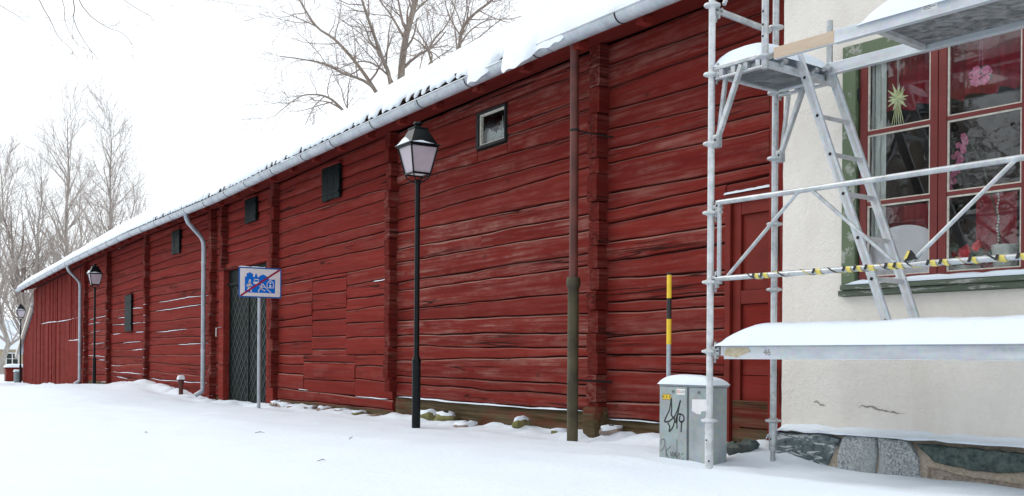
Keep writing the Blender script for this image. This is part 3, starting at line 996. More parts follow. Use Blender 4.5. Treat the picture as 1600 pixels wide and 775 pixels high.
b = MB(); b.bar((X_END - 0.22, YE - 0.02, gut_z(X_END) + 0.12), (X_END - 0.22, RIDGE_Y, ridge_z(X_END) + 0.0), 0.05, 0.18); b.build('barge_board', M['soffit'], roof)

# ---- gutter in lengths, with hooks and a filling of snow
GY, GR = -0.655, 0.088
def gutter(x0, x1):
    b = MB()
    n = 11
    m = max(2, int((x1 - x0) / 0.6))
    for rad, fl in ((GR, False), (GR - 0.006, True)):
        b.grid(m + 1, n, lambda i, j: (lerp(x0, x1, i / m), GY - rad * math.cos(math.pi * j / (n - 1)), gut_z(lerp(x0, x1, i / m)) + GR - rad * math.sin(math.pi * j / (n - 1))), flip=fl)
    b.tube([(lerp(x0, x1, i / m), GY - GR, gut_z(lerp(x0, x1, i / m)) + GR + 0.004) for i in range(m + 1)], 0.010, 6)
    b.tube([(lerp(x0, x1, i / m), GY + GR, gut_z(lerp(x0, x1, i / m)) + GR + 0.004) for i in range(m + 1)], 0.006, 5)
    return b.build('gutter_section', M['zinc'], barn, smooth=True)
def gutter_ring(x, w, grow, name, mat):
    b = MB(); n = 13
    b.grid(2, n, lambda i, j: (x + (i - 0.5) * w, GY - (GR + grow) * math.cos(math.pi * j / (n - 1)), gut_z(x) + GR - (GR + grow) * math.sin(math.pi * j / (n - 1))))
    o = b.build(name, mat, barn, smooth=True)
    s_ = o.modifiers.new('thick', 'SOLIDIFY'); s_.thickness = 0.005
    return o
x = X_R - 0.02
k = 0
while x > X_END - 0.1:
    x0 = max(x - 2.95, X_END - 0.2)
    gutter(x0, x - 0.004)
    gutter_ring(x0 + 0.02, 0.022, 0.003, 'gutter_joint', M['zinc_pipe'])
    x = x0
x = 2.35
while x > X_END:
    gutter_ring(x, 0.016, 0.005, 'gutter_hook', M['hook'])
    x -= 1.42 if k % 3 else 1.2
    k += 1
b = MB()
gx = frange(X_END - 0.2, X_R - 0.05, 0.14)
b.grid(len(gx), 6, lambda i, j: (gx[i], GY + 0.078 * (j / 2.5 - 1), gut_z(gx[i]) + GR - 0.005 + (0.0, 0.02, 0.045, 0.055, 0.06, 0.055)[j] * (1 + 0.9 * nz(gx[i] * 0.8, j * 0.3)) + 0.012 * nz(gx[i] * 4, j)))
tag(b.build('gutter_snow', M['snow'], barn, smooth='all'), kind='stuff')

# ---- downpipes
b = MB()
b.tube([(0.185, -0.56, 4.12), (0.185, -0.53, 4.02), (0.185, -0.505, 3.95), (0.185, -0.50, 3.2), (0.185, -0.50, 1.60)], 0.046, 14)
dp = b.build('downpipe', M['pipe_red'], barn, smooth=True)
b = MB()
b.lathe([(0.057, -0.15), (0.057, 0.55), (0.060, 0.555), (0.060, 0.60), (0.057, 0.605), (0.057, 1.52), (0.070, 1.54), (0.073, 1.56), (0.073, 1.60), (0.066, 1.63), (0.05, 1.635)], (0.185, -0.50, 0), 18)
b.build('standpipe', M['pipe_green'], dp, smooth=True)
for z in (3.13,):
    b = MB(); b.lathe([(0.049, -0.012), (0.052, -0.008), (0.052, 0.008), (0.049, 0.012)], (0.185, -0.50, z), 14); b.tube([(0.185, -0.46, z), (0.20, -0.2, z - 0.01), (0.21, 0.0, z - 0.02)], 0.008, 6)
    b.build('pipe_clamp', M['hook'], dp)
b = MB(); b.tube([(0.185, -0.44, 0.58), (0.20, -0.2, 0.57), (0.21, 0.0, 0.56)], 0.012, 6); b.build('pipe_clamp', M['hook'], dp)

def swan_pipe(xg, xw, zt, zb):
    b = MB()
    pts = [(xg, -0.64, zt + 0.05), (xg, -0.63, zt - 0.06), (xg - 0.02, -0.58, zt - 0.16)]
    pts += [(lerp(xg, xw, 0.8), -0.22, zt - 0.42), (xw, -0.15, zt - 0.52), (xw, -0.14, zt - 0.66), (xw, -0.14, zb + 0.16), (xw, -0.15, zb + 0.08), (xw - 0.05, -0.30, zb - 0.02)]
    b.tube(pts, 0.052, 14)
    p = b.build('downpipe', M['zinc_pipe'], barn, smooth=True)
    for z in (lerp(zb, zt, 0.25), lerp(zb, zt, 0.75)):
        b = MB(); b.lathe([(0.053, -0.02), (0.058, -0.016), (0.058, 0.016), (0.053, 0.02)], (xw, -0.14, z), 14); b.build('pipe_clamp', M['zinc'], p)
swan_pipe(-14.0, -14.38, gut_z(-14), -0.05)
swan_pipe(-28.6, -29.15, gut_z(-28.6), -0.15)

# ---- foundation stones peeping out of the snow
def stone(mb_r, sx_, sy_, sz_, n=9):
    b = MB(); ph = mb_r.uniform(0, 99)
    def f(i, j):
        a = 2 * math.pi * i / n
        t = math.pi * (j + 0.5) / 6 - math.pi / 2
        d = Vector((math.cos(a) * math.cos(t), math.sin(a) * math.cos(t), math.sin(t)))
        m = max(abs(d.x), abs(d.y), abs(d.z))
        d = d * (0.65 + 0.35 / m)
        k_ = 0.8 + 0.35 * nz(d.x * 1.6 + ph, d.y * 1.6, d.z * 1.6)
        return (d.x * sx_ * k_, d.y * sy_ * k_, d.z * sz_ * k_)
    b.grid(n + 1, 6, f)
    return b
r = rng(314)
for x, w, h, mm in ((-9.55, 0.22, 0.10, 'st_tan'), (-9.1, 0.25, 0.11, 'st_tan'), (-8.65, 0.22, 0.08, 'st_tan'), (-7.9, 0.16, 0.07, 'st_tan'), (-7.2, 0.16, 0.06, 'st_tan'),
                     (-6.5, 0.13, 0.05, 'st_tan'), (-5.9, 0.14, 0.06, 'st_moss'), (-5.3, 0.13, 0.06, 'st_tan'), (-3.6, 0.22, 0.09, 'st_moss'),
                     (-3.1, 0.26, 0.10, 'st_moss'), (-2.55, 0.25, 0.10, 'st_tan'), (-1.25, 0.10, 0.09, 'st_moss'), (-0.5, 0.12, 0.06, 'st_moss'), (0.42, 0.11, 0.07, 'st_tan')):
    o = stone(r, w, 0.16, h).build('foundation_stone', M[mm], barn, smooth=True)
    y = -0.16 - r.uniform(0, 0.05)
    o.location = (x, y, ground_z(x, y) - h * 0.10)
    if r.random() < 0.75:
        me = o.data
        b = MB(); ph = r.uniform(0, 50)
        for v in me.vertices:
            p = v.co; t_ = p.z / h + 0.5 * nz(p.x * 9, p.y * 9, ph)
            k_ = max(0.0, min(1.0, (t_ - 0.15) * 3.0))
            b.v.append((p.x * (0.80 + 0.24 * k_), p.y * (0.80 + 0.24 * k_), p.z * (0.8 + 0.22 * k_) + 0.016 * k_))
        b.f = [tuple(q_.vertices) for q_ in me.polygons]; b.m = [0] * len(b.f)
        s_ = b.build('stone_snow', M['snow'], o, smooth='all'); s_['kind'] = 'stuff'

# ------------------------------------------------------------------ plastered house
house = empty('plastered_house', HC, 'pale plastered house with stone plinth behind the scaffolding', 'house', rz=HRZ)
W0, W1, Z0, Z1 = 0.55, 2.10, 1.275, 3.14
b = MB()
tx = frange(0, W0, 0.08) + [W0]
# front face with its opening, as one sheet of butting cells
ts = [0.0, W0, W1, 6.0]; zs_ = [0.27, Z0, Z1, 6.2]
for i in range(3):
    for j in range(3):
        if (i, j) == (1, 1): continue
        nxx = 10 if i != 2 else 6; nzz = 22 if i == 0 else 8
        b.grid(nxx, nzz, lambda a, c: (lerp(ts[i], ts[i + 1], a / (nxx - 1)) + (0.006 * nz(lerp(zs_[j], zs_[j + 1], c / (nzz - 1)) * 9, 2) if (i == 0 and a == 0) else 0), 0.0, lerp(zs_[j], zs_[j + 1], c / (nzz - 1))))
b.grid(2, 60, lambda a, c: (0.006 * nz(lerp(0.27, 6.2, c / 59) * 9, 2) if a == 0 else 0.0, a * 6.0, lerp(0.27, 6.2, c / 59)))
b.box(W0 - 0.002, W0 + 0.0, 0.002, 0.30, Z0, Z1); b.box(W0, W1, 0.002, 0.30, Z1, Z1 + 0.002); b.box(W1, W1 + 0.002, 0.002, 0.30, Z0, Z1); b.box(W0, W1, 0.002, 0.30, Z0 - 0.002, Z0)
b.box(0.02, 6, 0.302, 0.42, -0.3, Z0); b.box(0.02, W0 - 0.05, 0.302, 0.42, Z0, 6.2); b.box(W1 + 0.05, 6, 0.302, 0.42, Z0, 6.2); b.box(W0 - 0.05, W1 + 0.05, 0.302, 0.42, Z1, 6.2)
b.build('wall', M['plaster'], house)
b = MB(); b.box(-0.3, 6.3, -0.5, 6.3, 6.205, 6.3); b.prism([(-0.3, -0.5, 6.3), (-0.3, 6.3, 6.3), (-0.3, 2.9, 8.6)], (6.6, 0, 0)); b.build('roof', M['snow'], house)
# bare patches where render has come away
def crack(pts, w, seed):
    b = MB(); rr = rng(seed); up = []; dn = []
    pts = [(lerp(p[0], q_[0], f) + rr.uniform(-0.003, 0.003), lerp(p[1], q_[1], f) + rr.uniform(-0.004, 0.004)) for p, q_ in zip(pts, pts[1:]) for f in (0, 0.25, 0.5, 0.75)] + [pts[-1]]
    for i, (t, z) in enumerate(pts):
        e = max(0.0, math.sin(math.pi * i / (len(pts) - 1))) ** 0.6
        up.append((t, -0.003, z + w * e * rr.uniform(0.1, 1.1))); dn.append((t, -0.003, z - w * e * rr.uniform(0.1, 1.1)))
    for i in range(len(pts) - 1):
        b.poly([dn[i], dn[i + 1], up[i + 1], up[i]])
    return b.build('plaster_crack', M['crack'], house)
crack([(0.70, 0.455), (0.73, 0.475), (0.76, 0.462), (0.80, 0.470), (0.85, 0.455), (0.90, 0.443), (0.95, 0.437), (1.02, 0.430), (1.08, 0.428)], 0.010, 1)
crack([(0.30, 0.475), (0.33, 0.492), (0.355, 0.470), (0.38, 0.462), (0.42, 0.466)], 0.009, 2)
# window
win = MB()
F = [(W0 + 0.005, W0 + 0.12, Z0 + 0.09, Z1 - 0.005), (W1 - 0.12, W1 - 0.005, Z0 + 0.09, Z1 - 0.005), (W0 + 0.12, W1 - 0.12, Z1 - 0.10, Z1 - 0.005)]
for x0, x1, z0, z1 in F:
    win.box(x0, x1, -0.022, 0.14, z0, z1)
window = win.build('window', M['green'], house, bevel=0.006)
b = MB()
b.box(W0 - 0.0, W1, -0.055, 0.14, Z0 + 0.003, Z0 + 0.045); b.box(W0 + 0.03, W1, -0.075, 0.135, Z0 + 0.047, Z0 + 0.085)
b.build('sill', M['sill'], window, bevel=0.006)
b = MB()
n = 40
b.grid(n, 6, lambda i, j: (lerp(W0 + 0.07, W1, i / (n - 1)), (-0.078, -0.082, -0.07, -0.03, 0.02, 0.08)[j], Z0 + 0.084 + (0.0, 0.022, 0.036, 0.046, 0.052, 0.058)[j] * (0.8 + 0.35 * nz(i * 0.35, j * 0.3)) * min(1, i / 3)))
tag(b.build('sill_snow', M['snow'], window, smooth='all'), kind='stuff')
MUL = 1.312
def casement(x0, x1):
    zb_, zt_ = Z0 + 0.092, Z1 - 0.102
    b = MB(); w = 0.058; bot = 0.048
    b.box(x0, x0 + w, 0.005, 0.05, zb_, zt_); b.box(x1 - w, x1, 0.005, 0.05, zb_, zt_)
    b.box(x0 + w, x1 - w, 0.007, 0.05, zb_, zb_ + bot); b.box(x0 + w, x1 - w, 0.007, 0.05, zt_ - 0.05, zt_)
    c = b.build('casement', M['win_red'], window, bevel=0.004)
    zl = [zb_ + bot, 1.935, 1.962, 2.452, 2.480, zt_ - 0.05]
    for z0, z1 in ((1.935, 1.962), (2.452, 2.480)):
        b = MB(); b.box(x0 + w, x1 - w, 0.010, 0.048, z0, z1); b.build('glazing_bar', M['win_red'], window, bevel=0.003)
    for z0, z1 in ((zl[0], zl[1]), (zl[2], zl[3]), (zl[4], zl[5])):
        b = MB(); b.box(x0 + w, x1 - w, 0.030, 0.034, z0, z1); b.build('pane', M['glass'], window)
        b = MB()
        p = 0.013
        b.box(x0 + w + 0.001, x0 + w + p, 0.018, 0.029, z0 + 0.001, z1 - 0.001); b.box(x1 - w - p, x1 - w - 0.001, 0.018, 0.029, z0 + 0.001, z1 - 0.001)
        b.box(x0 + w + p, x1 - w - p, 0.018, 0.029, z1 - p, z1 - 0.001); b.box(x0 + w + p, x1 - w - p, 0.018, 0.029, z0 + 0.001, z0 + p * 0.7)
        b.build('putty', M['cream'], window)
casement(0.69, MUL - 0.003)
casement(MUL + 0.003, 1.952)
for x in (0.687,):
    for z in (1.7, 2.72):
        b = MB(); b.lathe([(0.008, 0), (0.008, 0.09)], (x, 0.0, z), 8); b.build('hinge', M['hook'], window)
# dark room behind
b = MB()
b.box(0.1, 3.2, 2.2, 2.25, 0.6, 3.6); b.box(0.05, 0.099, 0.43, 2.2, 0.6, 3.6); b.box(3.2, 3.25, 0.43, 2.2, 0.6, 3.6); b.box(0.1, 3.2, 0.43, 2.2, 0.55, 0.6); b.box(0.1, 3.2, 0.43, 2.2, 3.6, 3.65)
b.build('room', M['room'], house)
b = MB(); b.box(W0 + 0.06, W1 - 0.06, 0.142, 0.42, 1.33, 1.375); b.build('inner_sill', M['white'], window)

def hthing(mb, name, mats, label, cat, smooth=False):
    o = mb.build(name, mats, None, smooth, loc=HC, rz=HRZ)
    return tag(o, label, cat)
# curtains and things on the window board
b = MB()
b.grid(70, 6, lambda i, j: (lerp(0.72, 1.93, i / 69), 0.20 + 0.018 * math.sin(i * 0.9) * (1 + j * 0.2), 3.04 - (0.40 + 0.015 * math.sin(i * 0.55)) * j / 5))
hthing(b, 'curtain', M['curtain_red'], 'red gathered valance across the top of the house window', 'curtain', True)
b = MB()
b.grid(18, 5, lambda i, j: (lerp(1.45, 1.74, i / 17), 0.26 + 0.012 * math.sin(i * 1.1), 1.95 - 0.56 * j / 4))
hthing(b, 'curtain', M['curtain_red'], 'plain red cloth hanging behind the lower right pane', 'curtain', True)
b = MB()
b.grid(18, 4, lambda i, j: (lerp(0.68, 1.08, i / 17), 0.29 + 0.012 * math.sin(i * 1.3), 1.95 - 0.22 * j / 3))
hthing(b, 'curtain', M['curtain_red'], 'short red cloth hanging behind the lower left pane', 'curtain', True)
b = MB()
b.grid(10, 5, lambda i, j: (lerp(0.72, 0.83, i / 9), 0.115 + 0.012 * math.sin(i * 1.6), 3.0 - 1.62 * j / 4))
hthing(b, 'curtain', M['white'], 'narrow white side curtain at the left edge of the house window', 'curtain', True)
b = MB()
pts = [(0.72, 0.10, 1.38), (1.26, 0.10, 1.38)] + [(0.99 + 0.27 * math.cos(a), 0.10, 1.62 + 0.16 * math.sin(a)) for a in [math.pi * k / 14 for k in range(15)]]
b.prism(pts, (0, 0.03, 0))
hthing(b, 'bed_head', M['pale'], 'pale rounded board standing behind the lower left pane', 'headboard')
# straw star
star = empty('straw_star', HC + HE * 0.95 + HN * 0.085 + Vector((0, 0, 2.70)), 'yellow straw star hanging on a thread in the upper left pane', 'ornament', rz=HRZ)
r = rng(8)
b = MB()
for k in range(20):
    a = 2 * math.pi * k / 20 + r.uniform(-0.15, 0.15)
    L = r.uniform(0.065, 0.125)
    d = Vector((math.cos(a), r.uniform(-0.5, 0.3), math.sin(a))).normalized()
    s_ = d.cross(Vector((0, 1, 0))).normalized() * 0.011
    tip = d * L
    mid = d * L * 0.42
    b.poly([(0, -0.01, 0), tuple(mid + s_), tuple(tip), tuple(mid - s_)])
    b.poly([(0, 0.01, 0), tuple(mid * 0.9 + Vector((0, 0.012, 0)) + s_), tuple(tip * 0.9), tuple(mid * 0.9 - s_)])
b.build('star_rays', M['straw'], star)
b = MB()
for k in range(6):
    x = -0.05 + 0.02 * k
    b.tube([(x * 0.3, 0, -0.05), (x, 0, -0.20)], 0.0028, 5)
b.build('tassel', M['straw'], star)
b = MB(); b.tube([(0, 0, 0.02), (0, 0, 0.30)], 0.002, 5); b.build('thread', M['white'], star)
def blossom(b, c, s, r, m=0):
    for k in range(5):
        a = 2 * math.pi * k / 5 + r.uniform(-0.3, 0.3)
        d = Vector((math.cos(a), -0.3, math.sin(a))) * s
        t = Vector((-math.sin(a), 0, math.cos(a))) * s * 0.5
        c = Vector(c)
        b.poly([c, c + d * 0.6 + t, c + d, c + d * 0.6 - t], m)
wr = empty('flower_ornament', HC + HE * 1.575 + HN * 0.085 + Vector((0, 0, 2.73)), 'small pink and green flower wreath hanging in the upper right pane', 'ornament', rz=HRZ)
b = MB()
for k in range(16):
    a = 2 * math.pi * k / 16
    blossom(b, (0.062 * math.cos(a) * (0.4 if k % 4 == 0 else 1), -0.004 * (k % 3), 0.045 * math.sin(a) * (0.3 if k % 4 == 0 else 1)), 0.032, r, 0 if k % 3 else 1)
b.build('blossoms', [M['pink'], M['leaf']], wr)
b = MB(); b.tube([(-0.012, 0, 0.04), (-0.004, 0, 0.32)], 0.0018, 4); b.tube([(0.012, 0, 0.04), (0.004, 0, 0.32)], 0.0018, 4); b.build('thread', M['pink'], wr)
# orchid
orc = empty('orchid', HC + HE * 1.385 + HN * 0.20 + Vector((0, 0, 1.376)), 'tall orchid with pink flowers behind the middle right pane', 'plant', rz=HRZ)
b = MB(); b.lathe([(0.045, 0), (0.055, 0.10), (0.05, 0.10), (0.045, 0.09)], (0.28, 0.02, 0), 14); b.build('pot', M['pot'], orc, smooth=True)
b = MB()
st = [(0.28, 0.02, 0.1), (0.25, 0.0, 0.4), (0.16, -0.02, 0.75), (0.05, -0.03, 0.98), (-0.04, -0.04, 0.96), (-0.06, -0.04, 0.80), (-0.09, -0.04, 0.60)]
b.tube(st, 0.004, 6); b.build('stem', M['leaf'], orc)
b = MB()
for k in range(30):
    t = k / 29
    blossom(b, (0.02 - 0.12 * t + r.uniform(-0.04, 0.05), -0.05, 0.98 - 0.42 * t), 0.025, r)
b.build('blossoms', M['pink'], orc)
b = MB()
for k in range(4):
    a = k * 1.6
    b.poly([(0.28, 0.02, 0.1), (0.28 + 0.10 * math.cos(a) + 0.02, 0.02 + 0.05 * math.sin(a), 0.19), (0.28 + 0.19 * math.cos(a), 0.02 + 0.08 * math.sin(a), 0.15), (0.28 + 0.10 * math.cos(a) - 0.02, 0.02 + 0.05 * math.sin(a), 0.15)])
b.build('leaf', M['leaf'], orc)
poi = empty('poinsettia', HC + HE * 1.40 + HN * 0.20 + Vector((0, 0, 1.376)), 'red flowering plant in a low pale pot on the window board', 'plant', rz=HRZ)
b = MB(); b.lathe([(0.085, 0), (0.10, 0.085), (0.093, 0.085), (0.085, 0.07)], (0, 0, 0), 18); b.build('pot', M['pot'], poi, smooth=True)
b = MB(); b2 = MB()
for k in range(46):
    p = (r.uniform(-0.14, 0.14), r.uniform(-0.07, 0.07), r.uniform(0.10, 0.22))
    (blossom(b, p, 0.034, r) if k % 5 < 3 else blossom(b2, p, 0.04, r))
b.build('bracts', M['flower_red'], poi); b2.build('leaf', M['leaf'], poi)
b = MB(); b.lathe([(0.075, 0), (0.09, 0.17), (0.094, 0.18), (0.094, 0.21), (0.085, 0.21), (0.08, 0.19)], (1.70, 0.20, 1.376), 20)
hthing(b, 'flower_pot', M['pot'], 'tall plain white flower pot at the lower right of the house window', 'pot', True)
b = MB()
for k in range(22):
    b.lathe([(0.002, -0.008), (0.008, 0), (0.002, 0.008)], (1.66 + 0.006 * math.sin(k), 0.16, 1.93 - k * 0.021), 6)
hthing(b, 'bead_string', M['white'], 'string of pale beads hanging before the red cloth', 'beads')

# plinth
b = MB()
b.grid(48, 7, lambda i, j: (lerp(-0.01, 6.0, i / 47), (0.0, -0.04, -0.075, -0.085, -0.09, -0.095, -0.10)[j] + 0.012 * nz(i * 0.7, j * 0.9) + (max(0, 0.0 - lerp(-0.01, 6.0, i / 47)) * 1.2), lerp(0.29, -0.2, j / 6) - (max(0, -lerp(-0.01, 6.0, i / 47)) * 0.9 * (1 - j / 6))))
pl = b.build('plinth', M['mortar'], house, smooth='all')
b = MB()
def plinth_stone(outline, mat, seed, bulge_=0.014):
    """A faced stone: outline in (t, z), proud of the mortar with a rounded, chipped edge."""
    rr = rng(seed)
    pts = []
    for (a, c) in zip(outline, outline[1:] + outline[:1]):
        n_ = max(2, int(math.dist(a, c) / 0.05))
        for i in range(n_):
            t = i / n_
            pts.append((lerp(a[0], c[0], t) + rr.uniform(-0.007, 0.007), lerp(a[1], c[1], t) + rr.uniform(-0.007, 0.007)))
    cx = sum(p[0] for p in pts) / len(pts); cz = sum(p[1] for p in pts) / len(pts)
    b = MB(); N = len(pts)
    for sc_, y in ((1.0, -0.06), (0.985, -0.095 - bulge_ * 0.45), (0.95, -0.095 - bulge_ * 0.85), (0.75, -0.10 - bulge_), (0.4, -0.105 - bulge_)):
        b.v += [(cx + (p[0] - cx) * sc_, y - 0.014 * nz(p[0] * 5, p[1] * 5, seed + sc_ * 3) + (0.15 * (0.5 - 2 * p[1]) * 0.1), cz + (p[1] - cz) * sc_) for p in pts]
    for k in range(4):
        for i in range(N):
            j = (i + 1) % N
            b.face((k * N + i, k * N + j, (k + 1) * N + j, (k + 1) * N + i))
    b.v.append((cx, -0.11 - bulge_, cz))
    for i in range(N):
        b.face((4 * N + i, 4 * N + (i + 1) % N, len(b.v) - 1))
    return b.build('plinth_stone', mat, house, smooth=True)
plinth_stone([(0.02, 0.24), (0.50, 0.245), (0.60, 0.22), (0.545, 0.10), (0.47, -0.06), (0.02, -0.08)], M['st_dark'], 1)
plinth_stone([(0.63, 0.245), (0.70, 0.262), (0.905, 0.258), (0.92, 0.10), (0.90, -0.10), (0.55, -0.08)], M['st_grey'], 2)
plinth_stone([(0.93, 0.258), (1.16, 0.245), (1.24, 0.12), (1.275, -0.10), (0.915, -0.10), (0.94, 0.1)], M['st_grey'], 3)
plinth_stone([(1.225, 0.235), (1.60, 0.225), (2.2, 0.22), (2.2, 0.13), (1.75, 0.075), (1.45, 0.10), (1.34, 0.11)], M['st_green'], 4)
plinth_stone([(1.31, 0.075), (1.45, 0.055), (1.56, 0.040), (1.56, -0.12), (1.31, -0.12)], M['st_brown'], 5)
plinth_stone([(1.575, 0.040), (1.75, 0.028), (2.2, 0.015), (2.2, -0.12), (1.575, -0.12)], M['st_brown'], 6)
plinth_stone([(2.25, 0.22), (2.9, 0.22), (2.9, -0.1), (2.25, -0.1)], M['st_grey'], 7)
# stone turning the corner toward the barn
b = MB()
b.prism([(-0.20, 0.02, -0.2), (-0.02, -0.12, -0.2), (0.015, -0.125, 0.22), (0.01, -0.06, 0.255), (-0.09, -0.01, 0.17)], (0.03, 0.40, 0))
b.build('plinth_stone', M['st_dark'], house, bevel=0.02)
b = MB()
n = 60
b.grid(n, 6, lambda i, j: (lerp(-0.05, 6.0, (i / (n - 1)) ** 1.4), (-0.125, -0.13, -0.10, -0.06, -0.02, 0.004)[j] - 0.03 * nz(i * 0.5, 3), 0.264 + (-0.008, 0.002, 0.010, 0.018, 0.030, 0.046)[j] + 0.016 * nz(i * 0.55, j * 0.4) - (0.08 * max(0, 1 - i / 3))))
tag(b.build('plinth_snow', M['snow'], house, smooth='all'), kind='stuff')

# ------------------------------------------------------------------ scaffolding
sca = empty('scaffolding', HC, 'galvanised tube scaffolding standing before the plastered house', 'scaffolding', rz=HRZ)
TR = 0.0242
AX, AN, BN = 0.13, -0.98, -0.27
def rosette(parent, x, n_, z, mat):
    b = MB()
    b.lathe([(0.028, -0.022), (0.036, -0.014), (0.058, -0.009), (0.061, 0.0), (0.058, 0.007), (0.038, 0.012), (0.028, 0.018)], (x, n_, z), 16)
    b.build('rosette', mat, parent, smooth=True)
def standard(x, n_, z0, z1, zr, mat, base):
    b = MB(); b.tube([(x, n_, z0), (x, n_, z1)], TR, 14)
    s_ = b.build('standard', mat, sca, smooth=True)
    z = zr
    while z < z1:
        rosette(s_, x, n_, z, mat)
        z += 0.5
    if base:
        b = MB(); b.tube([(x, n_, base[0]), (x, n_, base[1])], 0.031, 14); b.build('base_collar', mat, s_, smooth=True)
        b = MB(); b.tube([(x, n_, -0.25), (x, n_, base[0])], 0.019, 12); b.build('base_jack', M['steel_dark'], s_, smooth=True)
        for z in (base[0] + 0.08, base[0] + 0.02):
            pass
    return s_
zr_a, zr_b = 0.362, 0.340
sA = standard(AX, AN, 0.36, 5.2, zr_a, M['steel_frost'], (0.02, 0.372))
sB = standard(AX + 0.004, BN, 0.30, 5.2, zr_b, M['steel'], (0.115, 0.35))
b = MB()
for (x, n_, z) in ((AX + 0.006, BN - 0.031, 0.20), (AX - 0.0, AN - 0.031, 0.22), (AX + 0.02, AN - 0.026, 0.07)):
    b.tube([(x, n_ + 0.004, z), (x, n_ - 0.001, z)], 0.007, 8)
b.build('pin_hole', M['hole'], sca)
standard(2.70, AN, 0.05, 5.2, zr_a, M['steel'], None)
standard(2.70, BN, 0.05, 5.2, zr_b, M['steel'], None)
sC = standard(0.612, AN, 2.80, 5.2, 2.885, M['steel'], None)
b = MB()
for z in (3.02, 3.10, 3.19, 3.32, 3.45):
    b.tube([(0.612, AN - TR - 0.0015, z), (0.612, AN - TR + 0.004, z)], 0.008, 8)
b.build('pin_hole', M['hole'], sC)
b = MB(); b.tube([(0.622, BN, 2.80), (0.622, BN, 3.27)], 0.0225, 14); sD = b.build('spigot', M['steel'], sca, smooth=True)
b = MB(); b.tube([(0.622, BN - 0.025, 3.13), (0.622, BN - 0.018, 3.13)], 0.009, 8); b.build('pin_hole', M['hole'], sD)

def wedge_head(x, n_, z, dx, dn, parent=None, mat=None):
    """Forked connector gripping a rosette, pointing along (dx, dn)."""
    b = MB()
    d = Vector((dx, dn, 0)).normalized()
    s_ = Vector((-d.y, d.x, 0))
    p = Vector((x, n_, z))
    for dz in (0.020, -0.020):
        a = p + d * 0.028 + Vector((0, 0, dz)); c = p + d * 0.10 + Vector((0, 0, dz * 0.8))
        b.bar(a, c, 0.034, 0.024)
    b.bar(p + d * 0.062 + Vector((0, 0, -0.055)), p + d * 0.062 + Vector((0, 0, 0.060)), 0.030, 0.020, up=d)
    b.bar(p + d * 0.045 + s_ * 0.006 + Vector((0, 0, -0.085)), p + d * 0.048 + s_ * 0.006 + Vector((0, 0, 0.07)), 0.006, 0.022, up=s_)
    o = b.build('wedge_head', mat or M['steel_dark'], parent or sca, bevel=0.004)
    b = MB(); q_ = p + d * 0.072 + Vector((0, 0, 0.026)) - s_ * 0.018
    b.tube([q_, q_ - s_ * 0.002], 0.008, 8); b.build('pin_hole', M['hole'], sca)
    return o
# side ledgers between the two standards
for z in (zr_a + 2.97,):
    b = MB(); b.tube([(AX, AN + 0.09, z), (AX, BN - 0.07, z - 0.03)], 0.0235, 12); b.build('ledger', M['steel'], sca, smooth=True)
    wedge_head(AX, AN, z, 0, 1)
for z in (zr_a + 0.5,):
    b = MB(); b.tube([(AX, AN + 0.06, z), (AX, BN - 0.06, z - 0.02)], 0.0235, 12); b.build('ledger', M['steel'], sca, smooth=True)
    wedge_head(AX, AN, z, 1, 0.0)
b = MB(); b.tube([(AX + 0.05, AN + 0.07, 3.37), (AX + 0.05, AN + 0.42, 4.1)], 0.016, 10); b.build('brace', M['steel'], sca, smooth=True)

# brackets carrying the corner platform
def bracket(n_, za, zb_, xt):
    b = MB()
    b.box(AX + 0.05, xt + 0.02, n_ - 0.022, n_ + 0.022, za + 0.012, za + 0.040)
    b.box(AX + 0.05, xt + 0.02, n_ - 0.020, n_ + 0.020, za - 0.058, za - 0.040)
    for k in range(4):
        x = lerp(AX + 0.10, xt - 0.05, k / 3)
        b.box(x - 0.020, x + 0.020, n_ - 0.018, n_ + 0.018, za - 0.0395, za + 0.0115)
    br = b.build('bracket', M['steel'], sca, bevel=0.004)
    b = MB(); b.bar((AX + 0.062, n_ - 0.004, zb_ + 0.02), (AX + 0.30, n_ - 0.026, za - 0.005), 0.034, 0.034); b.build('strut', M['steel'], br, bevel=0.004)
    b = MB(); b.bar((AX + 0.052, n_ + 0.020, zb_ + 0.04), (AX + 0.115, n_ + 0.022, za - 0.03), 0.028, 0.028); b.build('strut', M['steel'], br, bevel=0.004)
    b = MB()
    b.box(AX + 0.026, AX + 0.085, n_ - 0.028, n_ + 0.028, zb_ - 0.04, zb_ + 0.055)
    b.build('bracket_shoe', M['steel_dark'], br, bevel=0.014)
    b = MB(); b.tube([(AX + 0.060, n_ - 0.030, zb_ + 0.015), (AX + 0.060, n_ - 0.026, zb_ + 0.015)], 0.009, 8); b.build('pin_hole', M['hole'], br)
    wedge_head(AX, n_, za, 1, 0, br)
    return br
bracket(AN, zr_a + 2.505, zr_a + 2.0, 0.612)
bracket(BN, zr_b + 2.52, zr_b + 2.0, 0.622)

